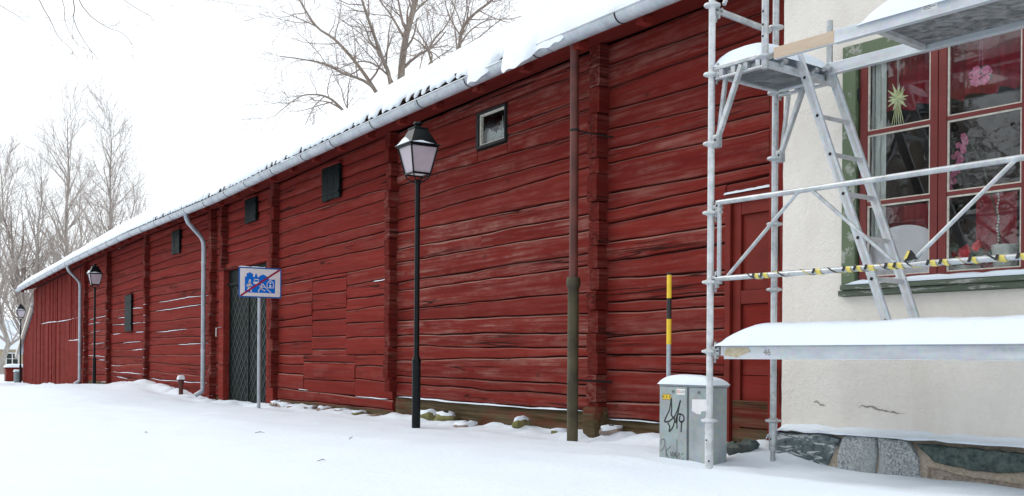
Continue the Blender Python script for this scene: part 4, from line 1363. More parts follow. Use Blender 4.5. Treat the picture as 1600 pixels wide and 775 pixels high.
# truss guard rail
def rail_tube(p, q_, r_=0.0165, name='guard_rail', parent=None):
    b = MB(); b.tube([p, q_], r_, 12); return b.build(name, M['steel'], parent or sca, smooth=True)
gn = AN - 0.003
zt1, zb1 = zr_a + 1.565, zr_a + 1.02
gr_ = rail_tube((0.20, gn, zt1), (2.62, gn, zt1), 0.019)
g2 = rail_tube((0.19, gn, zb1), (2.62, gn, zb1), 0.019)
rail_tube((0.215, gn, zb1), (0.215, gn, zt1), 0.016, 'guard_post')
for a, c in (((0.29, zb1 + 0.01), (0.895, zt1 - 0.01)), ((1.01, zt1 - 0.01), (1.63, zb1 + 0.01)), ((1.735, zb1 + 0.015), (2.36, zt1 - 0.01))):
    rail_tube((a[0], gn, a[1]), (c[0], gn, c[1]), 0.0125, 'guard_brace')
wedge_head(AX, AN, zr_a + 1.515, 1, 0)
wedge_head(AX, AN, zr_a + 1.01, 1, 0)

# decks
def snow_cap(L, W, h, nx_, ny_, seed, ex=5.0, left=None):
    b = MB()
    def f(i, j):
        u, v = 2 * i / (nx_ - 1) - 1, 2 * j / (ny_ - 1) - 1
        e = (max(0, 1 - abs(u) ** ex)) ** 0.5 * (max(0, 1 - abs(v) ** 6)) ** 0.45
        x, y = u * L / 2, v * W / 2
        if left and u < 0:
            e *= min(1.0, ((u + 1) / left) ** 0.55) if u + 1 < left else 1.0
        return (x + 0.01 * nz(x * 6, y * 6, seed), y + 0.012 * nz(x * 5, y * 5, seed + 4) * (1 if abs(v) > 0.8 else 0), h * e * (1 + 0.10 * nz(x * 2.2, y * 2.5, seed)) + 0.006 * nz(x * 9, y * 9, seed) * e)
    b.grid(nx_, ny_, f)
    return b

low = empty('scaffold_deck', HC, 'low aluminium scaffold deck under thick snow with the ladder standing on it', 'deck', 'decks of the scaffolding', HRZ)
b = MB(); b.box(0.275, 2.62, -0.995, -0.955, 0.812, 0.895); b.box(0.275, 2.62, -0.998, -0.952, 0.806, 0.812); b.box(0.275, 2.62, -0.998, -0.952, 0.895, 0.902)
b.build('side_beam', M['alu'], low, bevel=0.003)
b = MB(); b.box(0.275, 2.62, -0.31, -0.27, 0.812, 0.90); b.build('side_beam', M['alu'], low, bevel=0.003)
b = MB(); b.box(0.275, 2.62, -0.954, -0.311, 0.885, 0.899); b.build('deck_panel', M['alu_old'], low)
b = MB(); b.box(0.245, 0.274, -0.995, -0.27, 0.83, 0.90); b.build('end_bar', M['alu_old'], low, bevel=0.004)
for n_ in (-0.93, -0.36):
    b = MB(); b.tube([(0.28, n_, 0.875), (0.23, n_, 0.90), (0.17, n_, 0.905), (0.14, n_, 0.885), (0.135, n_, 0.85)], [0.026, 0.024, 0.022, 0.018, 0.012], 10); b.build('hook', M['steel_dark'], low, smooth=True)
tag(snow_cap(2.52, 0.80, 0.165, 70, 16, 3, 30, 0.24).build('deck_snow', M['snow'], low, smooth='all', loc=(1.46, -0.625, 0.90)), kind='stuff')
# worn patch and stencilled number on the beam
k_ = NT('beam_stain'); f_ = k_.noise(k_.map((1, 1, 1)), 24, 5, 0.7)
M['stain'] = k_.set(k_.mix(k_.ramp(f_, [(0.3, 0.0), (0.7, 1.0)]), (0.36, 0.29, 0.15), (0.56, 0.52, 0.42)), 0.6, 0.1)
k_ = NT('raw_wood'); f_ = k_.noise(k_.map((3, 20, 20)), 2, 5, 0.6)
M['wood'] = k_.set(k_.mix(f_, (0.42, 0.31, 0.21), (0.60, 0.48, 0.37)), 0.7)
b = MB(); b.poly([(0.285, -0.9958, 0.828), (0.40, -0.9958, 0.818), (0.455, -0.9958, 0.838), (0.52, -0.9958, 0.858), (0.50, -0.9958, 0.888), (0.30, -0.9958, 0.890), (0.283, -0.9958, 0.86)])
b.build('beam_stain', M['stain'], low)
def text(s, size, parent, loc, rot, mat, name):
    c = bpy.data.curves.new(name, 'FONT'); c.body = s; c.size = size; c.align_x = 'CENTER'; c.align_y = 'CENTER'; c.extrude = 0.0004
    c.materials.append(mat)
    o = bpy.data.objects.new(name, c); COL.objects.link(o); 
    bpy.context.view_layer.update()
    me = bpy.data.meshes.new_from_object(o.evaluated_get(bpy.context.evaluated_depsgraph_get()))
    bpy.data.objects.remove(o)
    me.materials.clear(); me.materials.append(mat)
    o = bpy.data.objects.new(name, me); COL.objects.link(o)
    o.parent = parent; o.location = loc; o.rotation_euler = rot
    return o
M['stencil'] = plain('grey_stencil', (0.24, 0.23, 0.21), 0.7, var=0.4, scale=60)
text('46', 0.062, low, (0.66, -0.9965, 0.852), (R(90), 0, 0), M['stencil'], 'stencil_number')

mid = empty('scaffold_deck', HC, 'small corner scaffold platform on brackets with a mound of snow', 'deck', 'decks of the scaffolding', HRZ)
b = MB(); b.box(0.20, 0.565, -0.945, -0.305, 2.842, 2.853); 
k_ = NT('weathered_plywood'); f_ = k_.noise(k_.map((2, 2, 2)), 5, 6, 0.7, 0.6)
M['ply'] = k_.set(k_.mix(k_.ramp(f_, [(0.36, 0.0), (0.66, 1.0)]), (0.055, 0.06, 0.062), (0.30, 0.30, 0.30)), 0.8)
k_ = NT('dark_plywood'); f_ = k_.noise(k_.map((2, 2, 2)), 4, 6, 0.7, 0.3)
M['ply_dark'] = k_.set(k_.mix(k_.ramp(f_, [(0.4, 0.0), (0.75, 1.0)]), (0.07, 0.08, 0.085), (0.20, 0.22, 0.23)), 0.8)
b.build('deck_panel', M['ply_dark'], mid)
for bx in ((0.165, 0.20, -0.955, -0.295, 2.825, 2.872), (0.566, 0.60, -0.955, -0.295, 2.825, 2.872), (0.201, 0.565, -0.955, -0.925, 2.826, 2.87), (0.201, 0.565, -0.325, -0.295, 2.826, 2.87)):
    b = MB(); b.box(*bx); b.build('edge_beam', M['alu'], mid, bevel=0.004)
for n_ in (-0.8, -0.45):
    b = MB(); b.tube([(0.60, n_, 2.86), (0.635, n_, 2.885), (0.655, n_, 2.87)], 0.016, 8); b.build('hook', M['steel_dark'], mid, smooth=True)
tag(snow_cap(0.50, 0.74, 0.135, 26, 26, 9, 3.0).build('deck_snow', M['snow'], mid, smooth='all', loc=(0.385, -0.62, 2.905)), kind='stuff')

upd = empty('scaffold_deck', HC, 'upper scaffold deck with dark plywood underside across the window top', 'deck', 'decks of the scaffolding', HRZ)
b = MB(); b.box(1.185, 2.66, -1.0, -0.96, 2.845, 2.925); b.box(1.185, 2.66, -1.004, -0.956, 2.838, 2.845); b.box(0.70, 1.185, -0.998, -0.962, 2.842, 2.845)
fb = b.build('side_beam', M['alu'], upd, bevel=0.003)
b = MB(); b.box(0.70, 1.184, -0.9985, -0.9615, 2.846, 2.922); b.build('beam_end', M['wood'], upd, bevel=0.003)
b = MB(); b.box(0.66, 2.66, -0.325, -0.285, 2.868, 2.945); b.box(0.66, 2.66, -0.331, -0.279, 2.861, 2.868); b.build('side_beam', M['alu'], upd, bevel=0.003)
b = MB(); b.bar((1.49, -0.958, 2.862), (1.40, -0.332, 2.895), 0.05, 0.05); b.build('cross_bar', M['alu_old'], upd, bevel=0.004)
b = MB()
b.prism([(1.50, -0.957, 2.868), (2.66, -0.957, 2.868), (2.66, -0.332, 2.898), (1.41, -0.332, 2.898)], (0, 0, 0.012))
b.build('deck_panel', M['ply'], upd)
tag(snow_cap(1.36, 0.76, 0.15, 36, 18, 15, 18, 0.3).build('deck_snow', M['snow'], upd, smooth='all', loc=(2.03, -0.64, 2.905)), kind='stuff')
b = MB(); b.box(1.80, 1.90, -1.0015, -1.0008, 2.88, 2.916); lb = b.build('maker_label', M['white'], upd)
b = MB()
for k in range(3): b.box(1.81, 1.86 + 0.03 * (k % 2), -1.0021, -1.0018, 2.888 + k * 0.009, 2.891 + k * 0.009)
b.build('label_print', M['black_mark'], lb)
for n_ in (-0.93, -0.36):
    b = MB(); b.tube([(0.70, n_, 2.885), (0.66, n_, 2.905), (0.63, n_, 2.895)], 0.018, 8); b.build('hook', M['steel_dark'], upd, smooth=True)

# ladder
lad = empty('ladder', HC, 'aluminium ladder leaning from the lower deck to the corner platform', 'ladder', rz=HRZ)
lt_ = lambda z: 0.64 + (2.905 - z) * 0.379
for n_ in (-0.63, -0.285):
    b = MB(); b.bar((lt_(2.95), n_, 2.95), (lt_(1.03), n_, 1.03), 0.026, 0.062, up=(1, 0, 0.379)); st_ = b.build('stile', M['alu'], lad, bevel=0.004)
    b = MB(); b.bar((lt_(2.95) + 0.001, n_ - 0.0135, 2.95), (lt_(1.03) + 0.001, n_ - 0.0135, 1.03), 0.002, 0.022, up=(1, 0, 0.379)); b.build('stile_groove', M['alu_old'], st_)
for z in (2.78, 2.495, 2.213, 1.93, 1.622, 1.341, 1.06):
    if z > 1.1:
        b = MB(); b.bar((lt_(z), -0.62, z), (lt_(z), -0.295, z), 0.032, 0.030, up=(0.379, 0, 1)); b.build('rung', M['alu_old'], lad, bevel=0.004)
    b = MB(); b.bar((lt_(z), -0.6465, z), (lt_(z), -0.640, z), 0.020, 0.020, up=(0.379, 0, 1)); b.build('rung_socket', M['hole'], lad)

# barrier tape twisted round the lower guard rail
tp = empty('barrier_tape', HC, 'yellow and black barrier tape twisted round the lower guard rail', 'tape', rz=HRZ)
b = MB()
r = rng(21)
t0, t1, N = 0.42, 2.58, 260
ph = 0.0
pr_ = None
for i in range(N + 1):
    t = lerp(t0, t1, i / N)
    ph += (0.22 + 0.16 * nz(t * 2.3, 3)) * 1.2
    rad = 0.0215 + 0.004 * nz(t * 9, 4) + 0.002
    w = 0.014
    c = []
    for s_ in (-1, 1):
        a = ph + s_ * 0.55
        c.append((t + s_ * 0.012, gn + rad * math.cos(a), zb1 + rad * math.sin(a)))
    if pr_:
        m_ = (i // 8) % 4
        b.poly([pr_[0], pr_[1], c[1], c[0]], (0, 1, 2, 1)[m_] if nz(t * 1.7, 9) > -0.35 or m_ else 0)
    pr_ = c
for t in (0.55, 0.62, 1.05, 1.28, 1.36, 1.44, 1.58, 1.64, 1.86, 1.94, 2.12, 2.28, 2.40, 2.5):
    L = r.uniform(0.028, 0.046)
    for (a0, a1) in ((-2.6, 0.5),):
        seg = 6
        for k in range(seg):
            aa, ab = lerp(a0, a1, k / seg), lerp(a0, a1, (k + 1) / seg)
            rad = 0.0235
            sk = 0.02
            b.poly([(t + sk * k / seg, gn + rad * math.cos(aa - 1.2), zb1 + rad * math.sin(aa - 1.2) + 0.002), (t + L + sk * k / seg, gn + rad * math.cos(aa - 1.2), zb1 + rad * math.sin(aa - 1.2)),
                    (t + L + sk * (k + 1) / seg, gn + rad * math.cos(ab - 1.2), zb1 + rad * math.sin(ab - 1.2)), (t + sk * (k + 1) / seg, gn + rad * math.cos(ab - 1.2), zb1 + rad * math.sin(ab - 1.2) + 0.002)], 0)
    b.poly([(t - 0.02, gn - 0.028, zb1 - 0.012), (t, gn - 0.029, zb1 - 0.016), (t + 0.012, gn - 0.029, zb1 + 0.016), (t - 0.008, gn - 0.028, zb1 + 0.020)], 1)
b.build('tape_wrap', [M['yellow_tape'], M['black_mark'], M['white_tape']], tp)
b = MB()
b.prism([(1.70, gn - 0.025, zb1 + 0.02), (1.78, gn - 0.02, zb1 + 0.03), (1.735, gn - 0.02, zb1 + 0.085)], (0, 0.02, 0.0)); b.build('tape_knot', M['black_mark'], tp)
b = MB(); b.poly([(1.695, gn - 0.028, zb1 + 0.03), (1.72, gn - 0.03, zb1 + 0.035), (1.74, gn - 0.03, zb1 + 0.075), (1.725, gn - 0.03, zb1 + 0.085)]); b.build('tape_tail', M['yellow_tape'], tp)

# ------------------------------------------------------------------ street lamps
def make_lamp():
    root = empty('street_lamp', (0, 0, 0), 'tall black lantern street lamp in the middle of the barn wall', 'street lamp', 'lantern street lamps along the barn')
    b = MB(); b.lathe([(0.052, -0.3), (0.052, 0.78), (0.056, 0.79), (0.056, 0.815), (0.050, 0.83), (0.034, 0.87), (0.034, 0.90)], n=18); b.build('post_base', M['black'], root, smooth=True)
    b = MB(); b.lathe([(0.033, 0.88), (0.030, 2.90), (0.036, 2.91), (0.036, 2.95), (0.028, 2.96)], n=16); b.build('post', M['black'], root, smooth=True)
    zb, zt, wb, wt = 3.03, 3.35, 0.112, 0.176
    b = MB()
    for sx_, sy_ in ((1, 1), (1, -1), (-1, 1), (-1, -1)):
        b.tube([(0, 0, 2.93), (sx_ * 0.05, sy_ * 0.05, 2.94), (sx_ * 0.095, sy_ * 0.095, 2.985), (sx_ * wb, sy_ * wb, zb)], 0.009, 6)
    b.build('scroll_arms', M['black'], root)
    b = MB()
    cs = ((1, 1), (-1, 1), (-1, -1), (1, -1))
    for k in range(4):
        a, c = cs[k], cs[(k + 1) % 4]
        b.bar((a[0] * wb, a[1] * wb, zb), (a[0] * wt, a[1] * wt, zt), 0.018, 0.018)
        b.bar((a[0] * wb, a[1] * wb, zb), (c[0] * wb, c[1] * wb, zb), 0.020, 0.022)
        b.bar((a[0] * wt, a[1] * wt, zt), (c[0] * wt, c[1] * wt, zt), 0.020, 0.022)
    fr = b.build('lantern_frame', M['black'], root, bevel=0.003)
    for k in range(4):
        a, c = cs[k], cs[(k + 1) % 4]
        i_ = 0.955
        b = MB(); b.prism([(a[0] * wb * i_, a[1] * wb * i_, zb + 0.01), (c[0] * wb * i_, c[1] * wb * i_, zb + 0.01), (c[0] * wt * i_, c[1] * wt * i_, zt - 0.01), (a[0] * wt * i_, a[1] * wt * i_, zt - 0.01)],
                          (-(a[0] + c[0]) * 0.002, -(a[1] + c[1]) * 0.002, 0))
        b.build('glass_pane', M['lamp_pane'], fr)
    b = MB(); b.box(-0.10, 0.10, -0.10, 0.10, zb + 0.004, zb + 0.014); b.build('lantern_floor', M['white'], root)
    b = MB(); b.box(-0.13, 0.13, -0.13, 0.13, zt - 0.02, zt - 0.008); b.build('reflector', M['white'], root)
    b = MB()
    rings = [(0.198, zt + 0.008), (0.202, zt + 0.020), (0.172, zt + 0.033), (0.166, zt + 0.043), (0.086, zt + 0.205), (0.092, zt + 0.212), (0.090, zt + 0.228), (0.04, zt + 0.238)]
    for w, z in rings:
        b.v += [(w, w, z), (-w, w, z), (-w, -w, z), (w, -w, z)]
    for k in range(len(rings) - 1):
        for i in range(4):
            j = (i + 1) % 4
            b.face((k * 4 + i, k * 4 + j, (k + 1) * 4 + j, (k + 1) * 4 + i))
    b.face((3, 2, 1, 0)); n_ = (len(rings) - 1) * 4; b.face((n_, n_ + 1, n_ + 2, n_ + 3))
    rf = b.build('lantern_roof', M['black'], root)
    b = MB(); b.lathe([(0.04, 0.235), (0.036, 0.25), (0.030, 0.262), (0.052, 0.27), (0.056, 0.285), (0.048, 0.297), (0.02, 0.303)], (0, 0, zt), 14); b.build('finial', M['black'], rf, smooth=True)
    b = MB()                                     # snow caught on the lantern roof, on the street side and the near side
    for side in range(2):
        def f(i, j):
            u = i / 11 * 2 - 1
            e = (1 - abs(u) ** 4) ** 0.5
            hgt = (0.012 + 0.075 * max(0, 1 - abs(u + 0.15) * 1.3)) * (0.4 if side else 1)
            w = 0.207 - 0.050 * (j / 4)
            z = zt + 0.022 + hgt * e * (0, 0.55, 0.85, 1.0, 1.1)[j]
            return (u * 0.205, -w, z) if side == 0 else (w, u * 0.205, z)
        b.grid(12, 5, f)
    tag(b.build('lantern_snow', M['snow'], rf, smooth='all'), kind='stuff')
    return root
lamp = make_lamp()
LAMPS = [((-2.28, -1.03), 'tall black lantern street lamp standing before the middle of the log wall'),
         ((-24.4, -0.55), 'black lantern street lamp beside the far downpipe on the boarded barn end'),
         ((-43.7, -0.15), 'farthest black lantern street lamp at the far corner of the barn')]
for i, ((x, y), lab) in enumerate(LAMPS):
    o = lamp if i == 0 else copy_tree(lamp)
    o.location = (x, y, ground_z(x, y) - 0.01)
    o['label'] = lab

# ------------------------------------------------------------------ traffic sign
sg = empty('traffic_sign', (-8.85, -0.74, ground_z(-8.85, -0.74)), 'blue and white end of home zone road sign on a grey pole', 'road sign')
zs0, zs1, hw = 1.915, 2.435, 0.378
b = MB(); b.tube([(0, 0, -0.4), (0, 0, 2.40)], 0.030, 14); b.build('post', M['zinc_pipe'], sg, smooth=True)
def rrect(y0, y1, z0, z1, r_, x):
    pts = []
    for cy, cz, a0 in ((y1 - r_, z1 - r_, 0), (y0 + r_, z1 - r_, 90), (y0 + r_, z0 + r_, 180), (y1 - r_, z0 + r_, 270)):
        for k in range(5):
            a = R(a0 + k * 22.5)
            pts.append((x, cy + r_ * math.cos(a), cz + r_ * math.sin(a)))
    return pts
b = MB(); b.prism(rrect(-hw, hw, zs0, zs1, 0.03, 0.032), (0.004, 0, 0)); plate = b.build('plate', M['sign_blue'], sg)
b = MB(); b.poly(rrect(-hw + 0.022, hw - 0.022, zs0 + 0.022, zs1 - 0.022, 0.022, 0.0380)); b.build('plate_field', M['sign_grey'], plate)
def flat(pts, mat, x, name):                       # sign artwork, coordinates 0..1 across the plate as seen from the front
    b = MB(); b.poly([(x, -hw + 2 * hw * u, zs0 + (zs1 - zs0) * v) for u, v in pts]); return b.build(name, mat, plate)
flat([(0.14, 0.16), (0.85, 0.16), (0.85, 0.62), (0.70, 0.62), (0.70, 0.69), (0.655, 0.71), (0.58, 0.78), (0.50, 0.74), (0.475, 0.70), (0.46, 0.68), (0.44, 0.68), (0.40, 0.83), (0.36, 0.68), (0.33, 0.68), (0.33, 0.79), (0.28, 0.80), (0.28, 0.83),
      (0.23, 0.83), (0.23, 0.80), (0.18, 0.79), (0.18, 0.69), (0.14, 0.67)], M['blue'], 0.0392, 'town_symbol')
def stroke(pts, w, x, name, mat=None):
    b = MB()
    P = [Vector((0, -hw + 2 * hw * u, zs0 + (zs1 - zs0) * v)) for u, v in pts]
    for a, c in zip(P, P[1:]):
        d = (c - a).normalized(); s_ = Vector((0, -d.z, d.y)) * w / 2; e = d * w * 0.3
        b.poly([tuple(p + Vector((x, 0, 0))) for p in (a - s_ - e, c - s_ + e, c + s_ + e, a + s_ - e)])
    return b, name, mat or M['sign_grey']
def disc(b, u, v, r_, x):
    c = Vector((x, -hw + 2 * hw * u, zs0 + (zs1 - zs0) * v))
    b.poly([tuple(c + Vector((0, r_ * math.cos(a), r_ * math.sin(a)))) for a in [2 * math.pi * k / 12 for k in range(12)]])
b = MB()
for pts, w in (([(0.25, 0.50), (0.245, 0.36)], 0.040), ([(0.245, 0.36), (0.20, 0.20)], 0.022), ([(0.25, 0.36), (0.275, 0.28), (0.29, 0.20)], 0.022), ([(0.25, 0.48), (0.20, 0.42), (0.19, 0.36)], 0.016), ([(0.25, 0.48), (0.29, 0.42), (0.31, 0.38)], 0.016)):
    bb, _, _ = stroke(pts, w, 0.0404, ''); o_ = len(b.v); b.v += bb.v; [b.face([i + o_ for i in f_]) for f_ in bb.f]
disc(b, 0.255, 0.565, 0.017, 0.0404); b.build('walker_symbol', M['sign_grey'], plate)
b = MB()
for pts, w in (([(0.53, 0.40), (0.52, 0.31)], 0.032), ([(0.52, 0.31), (0.47, 0.27), (0.46, 0.20)], 0.018), ([(0.53, 0.30), (0.57, 0.25), (0.61, 0.24)], 0.018), ([(0.53, 0.39), (0.48, 0.37)], 0.014), ([(0.53, 0.39), (0.58, 0.34), (0.60, 0.36)], 0.014)):
    bb, _, _ = stroke(pts, w, 0.0404, ''); o_ = len(b.v); b.v += bb.v; [b.face([i + o_ for i in f_]) for f_ in bb.f]
disc(b, 0.54, 0.45, 0.014, 0.0404); b.build('child_symbol', M['sign_grey'], plate)
b = MB()
for pts, w in (([(0.36, 0.60), (0.46, 0.60)], 0.014), ([(0.36, 0.60), (0.355, 0.52), (0.465, 0.52), (0.46, 0.60)], 0.010), ([(0.345, 0.49), (0.475, 0.49)], 0.026), ([(0.36, 0.455), (0.46, 0.455)], 0.010)):
    bb, _, _ = stroke(pts, w, 0.0404, ''); o_ = len(b.v); b.v += bb.v; [b.face([i + o_ for i in f_]) for f_ in bb.f]
b.build('car_symbol', M['sign_grey'], plate)
b = MB()
for pts, w in (([(0.66, 0.50), (0.66, 0.34), (0.81, 0.34), (0.81, 0.50), (0.735, 0.60), (0.66, 0.50)], 0.013), ([(0.735, 0.42), (0.735, 0.36)], 0.030), ([(0.56, 0.46), (0.64, 0.32), (0.75, 0.18)], 0.013)):
    bb, _, _ = stroke(pts, w, 0.0404, ''); o_ = len(b.v); b.v += bb.v; [b.face([i + o_ for i in f_]) for f_ in bb.f]
disc(b, 0.735, 0.50, 0.016, 0.0404); b.build('house_symbol', M['sign_grey'], plate)
bb, _, _ = stroke([(0.055, 0.06), (0.955, 0.95)], 0.032, 0.0416, ''); bb.build('red_bar', M['sign_red'], plate)
b = MB(); b.grid(14, 4, lambda i, j: (0.018 + 0.012 * j, lerp(-hw - 0.005, -hw + 0.46 if True else 0, i / 13), zs1 + (0, 0.016, 0.014, 0)[j] * abs(math.sin(i * 0.55)) ** 0.5))
tag(b.build('sign_snow', M['snow'], plate, smooth='all'), kind='stuff')
b = MB()
for z in (zs0 + 0.12, zs1 - 0.12): b.box(-0.034, 0.031, -0.05, 0.05, z - 0.015, z + 0.015)
b.build('clamp', M['zinc'], sg)

# ------------------------------------------------------------------ cable cabinet and marker stake
CRZ = R(4.5)
cab = empty('cable_cabinet', (2.375, -1.185, 0), 'grey steel cable cabinet with graffiti and a cap of snow', 'utility cabinet', rz=CRZ)
CW, CD, CH = 0.555, 0.175, 0.598
b = MB(); b.box(0.006, CW, 0.012, CD, -0.2, CH - 0.012); b.build('body', M['cabinet'], cab, bevel=0.006)
b = MB(); b.box(-0.006, CW + 0.010, -0.010, CD + 0.01, CH - 0.0115, CH + 0.004); b.build('lid', M['cabinet'], cab, bevel=0.004)
b = MB(); b.box(0.002, 0.303, -0.012, 0.011, -0.2, CH - 0.014); d1 = b.build('door', M['cabinet'], cab, bevel=0.005)
b = MB(); b.box(0.320, CW - 0.003, -0.004, 0.011, -0.2, CH - 0.014); d2c = b.build('door', M['cabinet'], cab, bevel=0.005)
b = MB(); b.box(0.304, 0.3195, -0.002, 0.0112, -0.2, CH - 0.014); b.build('door_gap', M['cabinet_dark'], cab)
for x, y, par in ((0.155, -0.0135, d1), (0.425, -0.0055, d2c)):
    b = MB(); b.tube([(x, y + 0.001, 0.545), (x, y - 0.004, 0.545)], 0.014, 14); lk = b.build('lock', M['plastic_grey'], par)
    b = MB(); b.tube([(x, y - 0.004, 0.545), (x, y - 0.0045, 0.545)], 0.006, 8); b.build('keyhole', M['black_mark'], lk)
b = MB(); b.box(0.195, 0.285, -0.0135, -0.0122, 0.522, 0.568); lb = b.build('warning_sticker', M['white'], d1)
b = MB()
def ring_flat(b, cx, cz, r0, r1, y, n=20):
    for k in range(n):
        a, c = 2 * math.pi * k / n, 2 * math.pi * (k + 1) / n
        b.poly([(cx + r0 * math.cos(a), y, cz + r0 * math.sin(a)), (cx + r1 * math.cos(a), y, cz + r1 * math.sin(a)), (cx + r1 * math.cos(c), y, cz + r1 * math.sin(c)), (cx + r0 * math.cos(c), y, cz + r0 * math.sin(c))])
ring_flat(b, 0.213, 0.546, 0.010, 0.0135, -0.0142)
b.poly([(0.204, -0.0143, 0.553), (0.207, -0.0143, 0.556), (0.223, -0.0143, 0.539), (0.220, -0.0143, 0.536)])
b.build('no_entry_symbol', plain('sticker_red', (0.55, 0.04, 0.05), 0.5), lb)
b = MB()
rr = rng(4)
for z in (0.551, 0.539):
    x = 0.233
    while x < 0.278:
        w = rr.uniform(0.004, 0.009); b.box(x, x + w, -0.0142, -0.0139, z - 0.003, z + 0.003); x += w + 0.002
b.build('sticker_print', M['plastic_grey'], lb)
b = MB(); b.box(0.035, 0.130, -0.0138, -0.0122, 0.478, 0.522); yl = b.build('number_plate', M['yellow'], d1)
b = MB()
for (x0, x1, z0, z1) in ((0.035, 0.130, 0.519, 0.522), (0.035, 0.130, 0.478, 0.481), (0.035, 0.038, 0.481, 0.519), (0.127, 0.130, 0.481, 0.519)):
    b.box(x0, x1, -0.0143, -0.0139, z0, z1)
b.build('plate_rim', M['black_mark'], yl)
text('K:213', 0.034, yl, (0.0825, -0.0146, 0.499), (R(90), 0, 0), M['black_mark'], 'plate_number')
b = MB(); b.poly([(0.355, -0.0052, 0.49), (0.548, -0.0052, 0.495), (0.548, -0.0052, 0.405), (0.455, -0.0052, 0.40), (0.445, -0.0052, 0.375), (0.405, -0.0052, 0.378), (0.352, -0.0052, 0.40)]); b.build('torn_label', M['sign_grey'], d2c)
def scrawl(lines, w, mat, name, y=-0.0136):
    b = MB()
    for pts in lines:
        P = [Vector((x, y, z)) for x, z in pts]
        # smooth the polyline
        Q = []
        for i in range(len(P) - 1):
            p0, p1, p2, p3 = P[max(0, i - 1)], P[i], P[i + 1], P[min(len(P) - 1, i + 2)]
            for k in range(5):
                t = k / 5
                Q.append(0.5 * ((2 * p1) + (p2 - p0) * t + (2 * p0 - 5 * p1 + 4 * p2 - p3) * t * t + (3 * p1 - p0 - 3 * p2 + p3) * t ** 3))
        Q.append(P[-1])
        for i in range(len(Q) - 1):
            d = Q[i + 1] - Q[i]
            if d.length < 1e-6: continue
            d.normalize(); s_ = Vector((-d.z, 0, d.x)) * w / 2; e = d * w * 0.3
            b.poly([tuple(Q[i] - s_ - e), tuple(Q[i + 1] - s_ + e), tuple(Q[i + 1] + s_ + e), tuple(Q[i] + s_ - e)])
    return b.build(name, mat, d1, fix=False)
# coordinates measured across the left door: x 0..0.30, z 0..0.60
scrawl([[(0.135, 0.49), (0.115, 0.40), (0.07, 0.325), (0.065, 0.30), (0.11, 0.305), (0.165, 0.335), (0.17, 0.30), (0.15, 0.255), (0.115, 0.225), (0.12, 0.26), (0.10, 0.29)],
        [(0.135, 0.49), (0.14, 0.40), (0.135, 0.36), (0.165, 0.335)],
        [(0.165, 0.335), (0.205, 0.40), (0.235, 0.475), (0.215, 0.40), (0.20, 0.32), (0.20, 0.255)],
        [(0.20, 0.32), (0.185, 0.30), (0.20, 0.355), (0.235, 0.37), (0.27, 0.355), (0.275, 0.325), (0.25, 0.305), (0.225, 0.32), (0.235, 0.36)], [(0.25, 0.315), (0.245, 0.23)]], 0.011, M['black_mark'], 'graffiti')
M['faint'] = plain('faded_marker', (0.14, 0.15, 0.15), 0.6, var=0.3, scale=40)
scrawl([[(0.02, 0.12), (0.03, 0.155), (0.065, 0.15), (0.06, 0.10), (0.02, 0.06)], [(0.075, 0.10), (0.085, 0.02)], [(0.13, 0.105), (0.08, 0.06), (0.125, 0.0)], [(0.13, 0.06), (0.14, 0.03), (0.155, 0.065), (0.145, 0.0)],
        [(0.165, 0.01), (0.17, 0.06), (0.18, 0.03), (0.19, 0.065), (0.195, 0.01)], [(0.20, 0.165), (0.205, 0.02), (0.225, 0.06), (0.235, 0.02), (0.21, 0.0)], [(0.25, 0.05), (0.27, 0.06)], [(0.255, 0.01), (0.275, 0.02)]], 0.006, M['faint'], 'graffiti')
tag(snow_cap(CW + 0.03, CD + 0.05, 0.075, 30, 16, 31, 3.0).build('cabinet_snow', M['snow'], cab, smooth='all', loc=(CW / 2, CD / 2, CH + 0.004)), kind='stuff')

mk = empty('marker_stake', (1.79, -0.60, ground_z(1.79, -0.6)), 'thin yellow and black banded marker stake behind the grey cabinet', 'marker stake')
for z0, z1, mm in ((-0.3, 0.93, 'zinc_pipe'), (0.93, 1.155, 'yellow'), (1.155, 1.34, 'black_mark'), (1.34, 1.545, 'yellow'), (1.545, 1.565, 'black_mark')):
    b = MB(); b.tube([(0, 0, z0), (0, 0, z1)], 0.0215 if mm != 'zinc_pipe' else 0.0205, 14); b.build('stake' if mm == 'zinc_pipe' else 'stake_band', M[mm], mk, smooth=True)

# ------------------------------------------------------------------ rocks and small things on the snow
r = rng(77)
for (x, y, s_, lab) in ((2.66, -0.62, 0.10, 'dark wet rock in the snow beside the house plinth'), (2.84, -0.66, 0.085, 'smaller dark rock in the snow touching the corner of the plinth')):
    o = stone(r, s_ * 1.2, s_, s_ * 0.8).build('rock', M['st_green'], None, smooth=True)
    o.location = (x, y, ground_z(x, y) + 0.03); tag(o, lab, 'rock', 'rocks by the plinth')
sp = empty('wall_stub', (-15.6, -0.30, ground_z(-15.6, -0.3)), 'short dark iron stub with a cap of snow against the barn', 'post')
b = MB(); b.lathe([(0.05, -0.2), (0.05, 0.22), (0.07, 0.24), (0.07, 0.30), (0.055, 0.34), (0.02, 0.35)], n=12); b.build('stub', M['pipe_red'], sp, smooth=True)
tag(snow_cap(0.17, 0.17, 0.10, 9, 9, 5, 3).build('stub_snow', M['snow'], sp, smooth='all', loc=(0, 0, 0.34)), kind='stuff')
